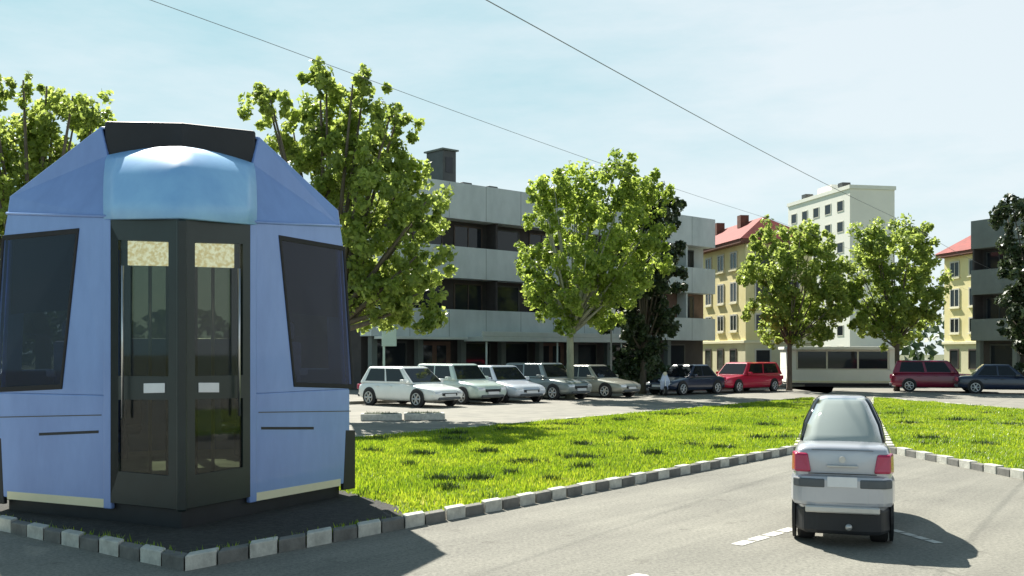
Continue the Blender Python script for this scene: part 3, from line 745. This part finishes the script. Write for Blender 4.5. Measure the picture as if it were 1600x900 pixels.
# ------------------------------------------------------------------ buildings
def wall_box(m, x0,x1,y0,y1,z0,z1,mi=0): m.box(x0,x1,y0,y1,z0,z1,mi)
def gray_block(loc, rz, label, Lx, x_start, conc, mirror_bay=1):
    t = thing('apartment_block', label, 'building', loc, rz)
    x0, x1 = x_start, x_start+Lx
    rec = .95
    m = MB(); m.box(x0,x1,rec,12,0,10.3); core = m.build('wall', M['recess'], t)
    bands = [(2.72,4.12),(5.72,7.32),(8.72,10.55)]
    for k,(a,b) in enumerate(bands):
        m = MB(); m.box(x0-.05,x1+.05,0,.16,a,b if k<2 else b); 
        m.box(x0-.05,x1+.05,.16,rec,a,a+.16)
        if k == 2: m.box(x0-.05,x1+.05,.16,rec-.003,b-.3,b-.02)
        m.box(x0-.05,x0+.11,.163,rec-.003,a+.16,b-.01) ; m.box(x1-.11,x1+.05,.163,rec-.003,a+.16,b-.01)
        # dark joints between the parapet's panels
        x = x0+2.2
        while x < x1-.5: m.box(x-.012,x+.012,-.004,.1,a+.02,b-.02,1); x += 2.45
        m.build('balcony_parapet' if k < 2 else 'roof_parapet', [conc, M['concrete_dark']], t)
    m = MB(); m.box(x0-.05,x1+.05,rec+.003,12.05,10.3,10.55); m.build('roof', M['concrete_dark'], t)
    # party fins and windows on the recessed walls
    nb = int(Lx/2.45)
    for (za,zb) in ((4.12,5.72),(7.32,8.72)):
        for k in range(nb):
            xa = x0 + k*Lx/nb
            last = xa > x1-6.2
            if k % 3 == 0:
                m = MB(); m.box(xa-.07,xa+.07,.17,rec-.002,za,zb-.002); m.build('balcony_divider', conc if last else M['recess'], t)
            wz0 = za - .55 if not last else za-.0
            ww = Lx/nb
            if last:
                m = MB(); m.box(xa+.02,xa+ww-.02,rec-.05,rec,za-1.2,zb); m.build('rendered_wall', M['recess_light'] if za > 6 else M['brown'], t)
            yf = rec - (.05 if last else 0)
            a0, a1 = xa+ww*.14, xa+ww*(.86 if not last else .6)
            m = MB(); m.ringslab([(a0,yf-.05,wz0),(a1,yf-.05,wz0),(a1,yf-.05,zb-.18),(a0,yf-.05,zb-.18)],[(a0+.07,yf-.05,wz0+.07),(a1-.07,yf-.05,wz0+.07),(a1-.07,yf-.05,zb-.25),(a0+.07,yf-.05,zb-.25)],.048)
            if k % 2 == 0: m.box((a0+a1)/2-.03,(a0+a1)/2+.03,yf-.048,yf-.002,wz0+.07,zb-.25)
            f = m.build('window', M['win_brown'] if k%3 else M['frame_dark'], t)
            m = MB(); m.box(a0+.06,a1-.06,yf-.02,yf-.012,wz0+.06,zb-.24); m.build('pane', M['bldg_glass'], f)
    # ground floor: piers and shop windows
    k = 0; x = x0+.3
    while x < x1-2.5:
        m = MB(); m.box(x-.16,x+.16,.25,.57,.0,2.72); m.build('pier', M['concrete_dark'], t)
        m = MB(); m.box(x+.35,x+2.4,rec-.06,rec-.01,.15,2.5) if k % 3 == 1 else m.ringslab([(x+.35,rec-.05,.3),(x+2.4,rec-.05,.3),(x+2.4,rec-.05,2.5),(x+.35,rec-.05,2.5)],[(x+.45,rec-.05,.4),(x+2.3,rec-.05,.4),(x+2.3,rec-.05,2.4),(x+.45,rec-.05,2.4)],.045)
        f = m.build('door' if k%3==1 else 'shop_window', M['brown'] if k % 3 == 1 else M['frame_dark'], t)
        m = MB()
        if k % 3 == 1: m.box(x+.6,x+1.2,rec-.07,rec-.061,1.0,2.3).box(x+1.5,x+2.1,rec-.07,rec-.061,1.0,2.3)
        else: m.box(x+.44,x+2.31,rec-.02,rec-.012,.39,2.41)
        m.build('pane', M['bldg_glass'], f)
        x += 2.75; k += 1
    return t, x0, x1
rzL = math.atan2(d2.y, d2.x)
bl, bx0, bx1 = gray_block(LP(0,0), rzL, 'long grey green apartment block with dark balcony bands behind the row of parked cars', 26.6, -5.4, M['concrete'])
m = MB(); m.box(.2,11.2,-1.5,-.004,2.50,2.74).box(.2,11.2,-1.5,-1.38,2.743,3.0); m.build('entrance_canopy', M['canopy'], bl, bevel=.02)
for x in (.6, 5.6, 10.7):
    m = MB(); m.tube([(x,-1.3,.1),(x,-1.3,2.5)], .05, 10); m.build('canopy_post', M['canopy'], bl, smooth=True)
m = MB(); m.box(-5.3,-.1,-.7,-.004,2.58,2.72); m.build('entrance_canopy', M['canopy'], bl, bevel=.02)
for (x,y,sx,sy,h_) in ((.36,1.0,.72,1.4,1.8),):
    m = MB(); m.box(x-sx,x+.15,y,y+sy,10.55,10.55+h_); rb = m.build('roof_hut', M['frame_dark'], bl, bevel=.03)
    m = MB(); m.box(x-.55,x-.1,y-.02,y+.01,11.2,12.0); m.build('pane', M['bldg_glass'], rb)
    m = MB(); m.box(x-sx-.1,x+.25,y-.1,y+sy+.1,12.353,12.43); m.build('hut_roof', M['concrete_dark'], rb)
for x in (1.2, 3.0, 14.5, 17.5):
    m = MB(); m.box(x-.3,x+.3,.9,1.6,10.55,10.82); m.build('roof_vent', M['frame_dark'], bl, bevel=.02)
# right-hand block (runs back towards the camera on the right)
dR = Vector((0.42,-0.907,0)); rzR = math.atan2(dR.y,dR.x)
gray_block(Vector((30.3,66.6,0)), rzR, 'grey apartment block with balcony bands at the right edge behind the dark tree', 22, -.5, M['concrete_dark'])  # darker concrete puts shade into this facade's colour

def yellow_house(loc, label, L=10.0, dep=4.6, eave=9.0, hip=0):
    d = Vector((.18,-.984,0)); t = thing('yellow_house', label, 'building', loc, math.atan2(d.y,d.x))
    m = MB(); m.box(0,L,0,dep,2.75,eave); m.build('wall', M['yellow'], t)
    m = MB(); m.box(-.003,L+.003,-.02,dep,0,2.55); m.build('ground_floor_wall', M['plinth'], t)
    m = MB(); m.box(-.1,L+.1,-.16,dep+.1,2.553,2.747); m.build('ledge', M['yellow_trim'], t, bevel=.02)
    m = MB(); m.box(-.4,L+.4,-.5,dep+.4,eave+.003,eave+.28); m.build('eaves', M['chimney'], t, bevel=.02)
    z = eave+.283; rh = 1.7
    m = MB(); a = [(-.45,-.55,z),(L+.45,-.55,z),(L+.45,dep+.45,z),(-.45,dep+.45,z)]
    r = [(1.6,dep*.42,z+rh),(L-1.6,dep*.42,z+rh)]
    m.add(a+r, [(3,2,1,0),(0,1,5,4),(1,2,5),(2,3,4,5),(3,0,4)]); rf = m.build('roof', M['red_tile'], t)
    for x in (1.9, L*.62):
        m = MB(); m.box(x-.3,x+.3,dep*.42-.8,dep*.42-.2,z+1.2,z+rh+.35); m.build('chimney', M['chimney'], rf)
    for k in range(4):
        x = .75 + k*(L-1.0)/4
        for zz, hh in ((3.35,1.15),(5.25,1.4),(7.45,1.2)):
            f = MB(); f.ringslab([(x,-.06,zz),(x+1.15,-.06,zz),(x+1.15,-.06,zz+hh),(x,-.06,zz+hh)],[(x+.1,-.06,zz+.1),(x+1.05,-.06,zz+.1),(x+1.05,-.06,zz+hh-.1),(x+.1,-.06,zz+hh-.1)],.05)
            f.box(x+.54,x+.61,-.058,-.014,zz+.1,zz+hh-.1)
            fo = f.build('window', M['win_frame'], t)
            m = MB(); m.box(x+.08,x+1.07,-.03,-.006,zz+.08,zz+hh-.08); m.build('pane', M['bldg_glass'], fo)
            m = MB(); m.box(x-.08,x+1.23,-.14,-.004,zz-.09,zz-.004); m.build('sill', M['yellow_trim'], fo)
        f = MB(); f.ringslab([(x,-.08,.75),(x+1.1,-.08,.75),(x+1.1,-.08,2.2),(x,-.08,2.2)],[(x+.09,-.08,.84),(x+1.01,-.08,.84),(x+1.01,-.08,2.11),(x+.09,-.08,2.11)],.05)
        fo = f.build('window', M['win_brown'], t)
        m = MB(); m.box(x+.08,x+1.02,-.05,-.026,.83,2.12); m.build('pane', M['bldg_glass'], fo)
    for k in range(2):
        y = .6 + k*2.0
        for zz, hh in ((.8,1.4),(3.35,1.15),(5.25,1.4),(7.45,1.2)):
            f = MB(); f.ringslab([(L+.06,y,zz),(L+.06,y+1.15,zz),(L+.06,y+1.15,zz+hh),(L+.06,y,zz+hh)],[(L+.06,y+.1,zz+.1),(L+.06,y+1.05,zz+.1),(L+.06,y+1.05,zz+hh-.1),(L+.06,y+.1,zz+hh-.1)],.05)
            fo = f.build('window', M['win_frame'], t)
            m = MB(); m.box(L+.012,L+.03,y+.08,y+1.07,zz+.08,zz+hh-.08); m.build('pane', M['bldg_glass'], fo)
    return t
yellow_house(Vector((13.3,76,0)), 'sunlit yellow house with red tiled roof behind the dark red estate car on the left')
yellow_house(Vector((32.3,76.5,0)), 'yellow house with red tiled roof behind the far right red estate car')

# cream tower
t = thing('tower_block', 'tall cream tower block rising far behind the slim trees', 'building', Vector((41.0,152,0)), math.atan2(-.98,.2))
m = MB(); m.box(0,17.5,0,6.5,0,23.6); m.build('wall', M['tower'], t)
m = MB(); m.box(-.15,17.65,-.15,6.65,23.603,24.1); m.build('roof_parapet', M['white_wall'], t)
m = MB(); m.box(6,10,1.5,5,24.103,25.4); m.build('roof_hut', M['tower'], t)
for x in (3.2,13.5):
    m = MB(); m.box(x,x+1.2,.5,1.7,24.103,24.9); m.build('roof_vent', M['frame_dark'], t)
for fl in range(8):
    for k in range(5):
        z = 1.4+fl*2.78; x = 1.0+k*3.3
        m = MB(); m.ringslab([(x,-.05,z),(x+1.7,-.05,z),(x+1.7,-.05,z+1.5),(x,-.05,z+1.5)],[(x+.12,-.05,z+.12),(x+1.58,-.05,z+.12),(x+1.58,-.05,z+1.38),(x+.12,-.05,z+1.38)],.05)
        f = m.build('window', M['win_frame'], t)
        m = MB(); m.box(x+.1,x+1.6,-.025,-.01,z+.1,z+1.4); m.build('pane', M['bldg_glass'], f)

# white pavilion with ribbon window
t = thing('white_pavilion', 'low white flat roofed pavilion with a dark ribbon window behind the silver car', 'building', Vector((18.72,58,0)), math.radians(-8))
m = MB(); m.box(-2.9,2.9,0,4.6,.2,.95).box(-2.9,-2.55,0,4.6,.953,2.1).box(2.55,2.9,0,4.6,.953,2.1).box(-2.55,2.55,4.3,4.6,.953,2.1); m.build('wall', M['white_wall'], t, bevel=.02)
m = MB(); m.box(-3.0,3.0,-.25,4.8,2.103,2.28); m.build('roof', M['white_wall'], t, bevel=.03)
m = MB(); m.box(-2.7,2.7,.15,4.5,0,.197); m.build('plinth', M['black'], t)  # coloured black for the shadow under the pavilion
m = MB(); m.box(-2.546,2.546,.02,.1,.955,1.03).box(-2.546,2.546,.02,.1,2.0,2.098)
for x in (-2.5,-.85,.85,2.5): m.box(x-.045,x+.045,.022,.098,1.033,1.998)
f = m.build('ribbon_window', M['win_frame'], t)
m = MB(); m.box(-2.546,2.546,.05,.06,1.03,2.0); m.build('pane', M['bldg_glass'], f)
m = MB(); m.box(-2.9,2.9,-.04,-.004,.24,.34); m.build('base_trim', M['yellow_trim'], t)

# ------------------------------------------------------------------ trees
def leafcloud(m, lobes, N, size, Y0, flat=0.8):
    tot = sum(l[3]**2 for l in lobes)
    for (cx,cy,cz,r) in lobes:
        n = int(N*r*r/tot)
        # each lobe is a cluster of small clumps
        clumps = []
        for k in range(max(5,int(14*r))):
            d = Vector((R.gauss(0,1),R.gauss(0,1),R.gauss(0,1))).normalized()*r*R.uniform(.45,1.0)
            clumps.append((d, r*R.uniform(.17,.35)))
        for i in range(n):
            d, cr = R.choice(clumps)
            e = Vector((R.gauss(0,1),R.gauss(0,1),R.gauss(0,1))).normalized()*cr*(R.random()**.45)
            p = Vector((cx,cy,cz)) + d + e
            nrm = (e.normalized()*.6 + d.normalized()*.4 + Vector((R.gauss(0,.85),R.gauss(0,.85),R.gauss(0,.85)+.3))).normalized()
            a = nrm.cross(Vector((R.random()-.5,R.random()-.5,R.random()-.5))).normalized(); b = nrm.cross(a)
            s = size*R.uniform(.6,1.3); l = s*R.uniform(1.1,1.6)
            m.add([p-a*s*.5, p-b*l*.5+nrm*s*.1, p+a*s*.5, p+b*l*.55-nrm*s*.15], [(0,1,2,3)])
def tree(label, Y, base_u, lobes_px, N, size, leaf, bark='bark', tr=.16, group=None, trunk_top=None, name='street_tree', mirror=None, X=None):
    bx = (base_u-800)/F*Y if X is None else X
    t = thing(name, label, 'tree', (bx,Y,0), 0, group)
    L = []
    for i, (u,v,r) in enumerate(lobes_px):
        p = wp(u,v,Y); rr_ = r/F*Y
        L.append((p.x-bx if X is None else p.x-(base_u-800)/F*Y, R.uniform(-.75,.75)*rr_, p.z, rr_))
        L.append((L[-1][0]+R.uniform(-.3,.3)*rr_, R.uniform(.5,1.5)*rr_*(1 if i%2 else -1), p.z-R.uniform(0,.3)*rr_, rr_*.72))
    m = MB(); leafcloud(m, L, N, size, Y)
    m.build('crown', leaf, t, fix=False)
    zc = sum(l[2] for l in L)/len(L); xc = sum(l[0] for l in L)/len(L)
    m = MB(); z0 = trunk_top or min(l[2]-l[3]*.4 for l in L)
    m.tube([(0,0,-.05),(.01,0,.15),(.03,.02,z0*.5),(.02,-.02,z0),(xc*.5,0,(z0+zc)/2),(xc,0,zc+.8)], [tr*1.45,tr*1.1,tr*.92,tr*.85,tr*.6,tr*.25], 10)
    for (x,y,z,r) in L:
        s = Vector((xc*.2,0,z0*R.uniform(.9,1.05))); e = Vector((x,y,z+.3*r)); mid = s.lerp(e,.5)+Vector((0,0,-.12*r))
        m.tube([s,mid,e], [tr*.45,tr*.28,tr*.1], 6)
    m.build('trunk', M[bark], t, smooth=True)
    return t
T1 = [(420,170,42),(452,215,58),(505,140,40),(500,195,66),(570,150,44),(565,205,62),(620,195,36),(520,260,62),(590,275,66),(640,268,40),(520,320,60),(600,340,74),(665,330,52),(610,410,78),(668,405,48),(590,475,60),(655,475,48),(560,440,60)]
G1 = 'broadleaf trees along the tram verge'
tree('largest broad green tree directly behind the tram, its crown against the sky', 30, 500, T1, 28979, 0.126, M['leaf'], tr=.24, trunk_top=2.6)
T0m = [(566-u,v,r) for u,v,r in T1]
tree('broad green tree cut by the left edge of the photo behind the tram', 30, 66, T0m, 26564, 0.126, M['leaf'], tr=.24, trunk_top=2.6)
T2 = [(832,400,30),(838,450,30),(846,300,30),(1025,300,30),(985,440,44),(1030,400,36),(862,300,38),(905,290,46),(960,280,42),(1000,300,40),(850,345,34),(900,345,52),(960,350,52),(850,410,44),(905,410,52),(860,462,42),(905,465,48),(880,498,26),(958,420,56),(940,480,40),(1010,360,42)]
tree('bright lime green tree with a pale slim trunk between the grey and beige parked cars', 43, 890, T2, 28979, 0.134, M['leaf_lime'], 'bark_pale', .17, trunk_top=3.0)
T2b = [(1000,330,42),(1040,330,34),(1015,390,48),(1000,450,52),(1035,440,40),(1010,510,44),(965,510,36),(1040,500,28),(985,390,40),(975,550,34),(1010,555,36)]
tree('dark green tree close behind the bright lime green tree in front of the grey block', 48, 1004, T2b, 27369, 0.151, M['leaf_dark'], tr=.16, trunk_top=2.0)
T3 = [(1235,380,40),(1200,370,30),(1275,385,40),(1185,425,36),(1230,430,48),(1285,430,46),(1195,478,38),(1245,480,46),(1295,480,36),(1215,515,28),(1255,515,30),(1280,508,26)]
tree('slim round crowned tree with a dark trunk left of the white pavilion window', 52, 1233, T3, 21735, 0.143, M['leaf'], tr=.13, trunk_top=2.4)
T4 = [(2634-u,v,r) for u,v,r in T3]
tree('slim round crowned tree with a dark trunk right of the white pavilion window', 52, 1401, T4, 21735, 0.143, M['leaf'], tr=.13, trunk_top=2.4)
T5 = [(2634-u,v,r) for u,v,r in T2b]
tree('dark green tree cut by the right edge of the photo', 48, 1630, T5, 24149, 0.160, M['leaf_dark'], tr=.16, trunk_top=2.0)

# hedge along the footway behind the cars
def hedge(label, p, q, h, wd, N):
    t = thing('clipped_hedge', label, 'hedge', p, math.atan2((q-p).y,(q-p).x)); L = (q-p).length
    m = MB()
    for i in range(N):
        x = R.uniform(0,L); a = R.uniform(0,PI); f = R.uniform(.8,1.0)
        y = math.cos(a)*wd*f; z = .25+math.sin(a)*(h-.25)*f + .08*noise.noise(Vector((x*1.3,0,0)))
        c = Vector((x,y,z)); nr = Vector((R.gauss(0,.5),math.cos(a)+R.gauss(0,.4),math.sin(a)+R.gauss(0,.4))).normalized()
        u_ = nr.cross(Vector((R.random()-.5,R.random()-.5,R.random()-.5))).normalized(); v_ = nr.cross(u_); s = R.uniform(.06,.13)
        m.add([c-u_*s,c-v_*s*1.2,c+u_*s,c+v_*s*1.3],[(0,1,2,3)])
    m.build('foliage', M['hedge'], t, fix=False)
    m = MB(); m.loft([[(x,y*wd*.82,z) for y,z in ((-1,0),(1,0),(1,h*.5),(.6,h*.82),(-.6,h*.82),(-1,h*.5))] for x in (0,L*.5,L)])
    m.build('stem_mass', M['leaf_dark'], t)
hedge('low dark green hedge between the parked cars and the apartment block', LP(-5,5.2), LP(13,5.2), 1.25, .55, 9000)
hedge('dark hedge at the left edge of the photo behind the tram', Vector((-26,30,0)), Vector((-15,30,0)), 1.6, .9, 3000)

# far wood behind everything, one mass
m = MB()
for i in range(9000):
    a = R.uniform(-1.0,1.0); rad = R.uniform(165,190)
    x, y = math.sin(a)*rad, math.cos(a)*rad
    hh = 8 + 4*noise.noise(Vector((a*14,0,3))) + 2*noise.noise(Vector((a*50,1,3)))
    z = R.uniform(0,1)**.7*hh; c = Vector((x,y,z)); s = R.uniform(.4,1.0)
    u_ = Vector((R.gauss(0,1),R.gauss(0,1),R.gauss(0,1))).normalized(); v_ = u_.orthogonal().normalized()
    m.add([c-u_*s,c-v_*s,c+u_*s,c+v_*s],[(0,1,2,3)])
tag(m.build('far_wood', M['leaf_far'], fix=False), kind='stuff')

# ------------------------------------------------------------------ small things
t = thing('sign_board', 'pale green sign board on a post beside the tram, left of the parked cars', 'sign', wp(601,HV,44)*1.0); t.location.z = 0
m = MB(); m.box(-.08,.02,-.04,.04,0,2.2); m.build('post', M['sign_pale'], t, bevel=.01)
m = MB(); m.box(-.12,.52,-.06,.0,2.2,2.95); m.build('panel', M['sign_pale'], t, bevel=.02)
t = thing('lamp_post', 'slim dark lamp post right of the beige parked saloon', 'lamp post', (155/F*45.5,45.5,0))
m = MB(); m.tube([(0,0,0),(0,0,.4),(0,0,.42),(0,0,3.5)], [.07,.07,.045,.035], 10); m.build('pole', M['pole'], t)
m = MB(); m.tube([(0,0,3.45),(0,0,3.6),(0,0,3.85),(0,0,3.9)], [.06,.16,.2,.04], 12); m.build('lamp_head', M['white_plastic'], t, smooth=True)
# planters on the near pavement
def planter(label, u, v, L):
    p = gp(u,v); t = thing('planting_bed', label, 'planter', p, .12, 'low planting beds by the verge')
    m = MB(); m.ringslab([(-L/2,-.3,.20),(L/2,-.3,.20),(L/2,.35,.20),(-L/2,.35,.20)],[(-L/2+.09,-.21,.20),(L/2-.09,-.21,.20),(L/2-.09,.26,.20),(-L/2+.09,.26,.20)],.19)
    m.build('rim', M['kerb_light'], t, bevel=.015)
    m = MB(); m.box(-L/2+.08,L/2-.08,-.2,.25,.02,.15); m.build('soil', M['kerb_dark'], t)
    m = MB()
    for i in range(260): tuft(m, R.uniform(-L/2+.12,L/2-.12), R.uniform(-.18,.22), .14, R.uniform(.05,.14), 3, .03, 0)
    m.build('foliage', M['hedge'], t, fix=False)
planter('low pale planting bed nearer the tram on the pavement', 596, 657, 1.15)
planter('low pale planting bed farther from the tram on the pavement', 663, 656, 1.15)
# scooter beside the navy car
t = thing('motor_scooter', 'small pale blue motor scooter parked at the nose of the navy saloon', 'scooter', (0,0,0), AD+.9)
p = rowcar(1036, 10.6); t.location = p
m = MB(); m.loft([[(-.55,-.12,.45),(-.55,.12,.45),(-.55,.1,.7),(-.55,-.1,.7)],[(-.3,-.2,.3),(-.3,.2,.3),(-.3,.16,.72),(-.3,-.16,.72)],[(-.02,-.17,.28),(-.02,.17,.28),(-.02,.13,.68),(-.02,-.13,.68)],[(.05,-.15,.26),(.05,.15,.26),(.05,.15,.34),(.05,-.15,.34)],[(.35,-.16,.26),(.35,.16,.26),(.35,.16,.33),(.35,-.16,.33)]])
m.build('body', P['blue'], t, bevel=.03)
m = MB(); m.loft([[(.36,-.2,.3),(.36,.2,.3),(.41,.2,.3),(.41,-.2,.3)],[(.42,-.24,.65),(.42,.24,.65),(.47,.2,.65),(.47,-.2,.65)],[(.33,-.1,1.0),(.33,.1,1.0),(.40,.08,1.0),(.40,-.08,1.0)]]); m.build('leg_shield', P['blue'], t, bevel=.02)
m = MB(); m.tube([(.28,-.34,1.02),(.34,0,1.0),(.28,.34,1.02)], .022, 8); m.build('handlebar', M['black'], t)
m = MB(); m.loft([[(-.6,-.11,.72),(-.6,.11,.72),(-.6,.09,.8),(-.6,-.09,.8)],[(-.05,-.12,.70),(-.05,.12,.70),(-.05,.1,.77),(-.05,-.1,.77)]]); m.build('seat', M['black'], t, bevel=.02)
m = MB(); m.disc((.41,0,.98),(1,0,.1),.08,.09,.06,14); m.build('headlight', M['cream'], t)
for x in (.55,-.42):
    m = MB(); m.disc((x,0,.22),(0,1,0),.22,.22,.09,20); wh = m.build('wheel', M['rubber'], t, bevel=.02)
    m = MB(); m.disc((x,0,.22),(0,1,0),.11,.11,.1,14); m.build('rim', M['alloy'], wh)
m = MB(); m.tube([(.55,0,.22),(.38,0,.95)], .03, 8); m.build('fork', M['steel'], t)

# overhead contact wires, hung along the street
wd = Vector((8.8,14.1,0)).normalized()
def wire(label, p, dist0, dist1, rad):
    m = MB(); pts = []; n = 60
    for i in range(n+1):
        s = dist0 + (dist1-dist0)*i/n
        sag = -.10*math.sin(((s % 24)/24)*PI)
        pts.append((p + wd*s + Vector((0,0,sag+.05))))
    o = MB().tube(pts, rad, 6).build('overhead_wire', M['wire'])
    return tag(o, label, 'wire', 'overhead tram wires')
wire('overhead wire crossing the sky from the top middle of the photo to the right', Vector((-.37,11.9,6.0)), -40, 59.5, .0062)
wire('faint overhead wire passing just above the crown of the largest tree', Vector((-4.0,12.4,6.0)), -40, 63.2, .004)

# ------------------------------------------------------------------ light, sky, camera
SUN = Vector((-0.43,0.903,0)).normalized(); EL = math.radians(45)
sd = Vector((SUN.x*math.cos(EL), SUN.y*math.cos(EL), math.sin(EL)))
l = bpy.data.lights.new('sun','SUN'); l.energy = 5.0; l.angle = math.radians(.53); l.color = (1,.955,.86)
lo = bpy.data.objects.new('sun', l); COL.objects.link(lo); lo.rotation_euler = sd.to_track_quat('Z','Y').to_euler(); lo.location = (0,0,60)
wld = bpy.data.worlds.new('World'); sc.world = wld; wld.use_nodes = True
nt = wld.node_tree
bg = nt.nodes['Background']; bg.inputs['Strength'].default_value = 0.06
sky = nt.nodes.new('ShaderNodeTexSky'); sky.sky_type = 'NISHITA'; sky.sun_disc = False
sky.sun_elevation = EL; sky.sun_rotation = math.atan2(SUN.x, SUN.y)
sky.air_density = 1.0; sky.dust_density = 0.5; sky.ozone_density = 1.0
tint = nt.nodes.new('ShaderNodeMix'); tint.data_type = 'RGBA'; tint.blend_type = 'MULTIPLY'; tint.inputs[0].default_value = 1; tint.inputs[7].default_value = (.98,1.12,.90,1)
nt.links.new(sky.outputs[0], tint.inputs[6])
tc = nt.nodes.new('ShaderNodeTexCoord')
mp = nt.nodes.new('ShaderNodeMapping'); mp.inputs['Scale'].default_value = (1.2,1.2,5.0)
nt.links.new(tc.outputs['Generated'], mp.inputs[0])
nz = nt.nodes.new('ShaderNodeTexNoise'); nz.inputs['Scale'].default_value = 2.2; nz.inputs['Detail'].default_value = 7; nz.inputs['Roughness'].default_value = .6
nt.links.new(mp.outputs[0], nz.inputs['Vector'])
sx = nt.nodes.new('ShaderNodeSeparateXYZ'); nt.links.new(tc.outputs['Generated'], sx.inputs[0])
def mth(op, a, b=None, c=None, clamp=False):
    n = nt.nodes.new('ShaderNodeMath'); n.operation = op; n.use_clamp = clamp
    for k, v in enumerate((a,b,c)):
        if v is None: continue
        if isinstance(v,(int,float)): n.inputs[k].default_value = v
        else: nt.links.new(v, n.inputs[k])
    return n.outputs[0]
# thin veil of high cloud: whiter towards the right of the street, clear blue overhead
cl = mth('MULTIPLY_ADD', nz.outputs['Fac'], 2.2, mth('MULTIPLY_ADD', sx.outputs[0], 0.75, -0.42), True)
vc = nt.nodes.new('ShaderNodeMix'); vc.data_type = 'RGBA'; vc.inputs[6].default_value = (3.65,5.75,6.4,1); vc.inputs[7].default_value = (6.5,7.2,7.6,1)
nt.links.new(cl, vc.inputs[0])
fz = nt.nodes.new('ShaderNodeMapRange'); fz.interpolation_type = 'SMOOTHSTEP'; fz.inputs[1].default_value = .335; fz.inputs[2].default_value = .46; fz.inputs[3].default_value = .9; fz.inputs[4].default_value = .08
nt.links.new(sx.outputs[2], fz.inputs[0])
mx = nt.nodes.new('ShaderNodeMix'); mx.data_type = 'RGBA'
nt.links.new(fz.outputs[0], mx.inputs[0]); nt.links.new(tint.outputs[2], mx.inputs[6]); nt.links.new(vc.outputs[2], mx.inputs[7])
nt.links.new(mx.outputs[2], bg.inputs[0])

cam = bpy.data.cameras.new('camera'); co = bpy.data.objects.new('camera', cam); COL.objects.link(co)
co.location = (0,0,H); co.rotation_euler = (math.radians(90),0,0)
cam.sensor_width = 36; cam.lens = 36; cam.shift_y = 102/1600; cam.clip_end = 3000; cam.clip_start = .05
sc.camera = co
sc.view_settings.view_transform = 'Standard'
try: sc.view_settings.look = 'None'
except Exception: pass
sc.view_settings.exposure = 1.1; sc.view_settings.gamma = 1
sc.render.engine = 'CYCLES'
sc.cycles.max_bounces = 8; sc.cycles.transparent_max_bounces = 12
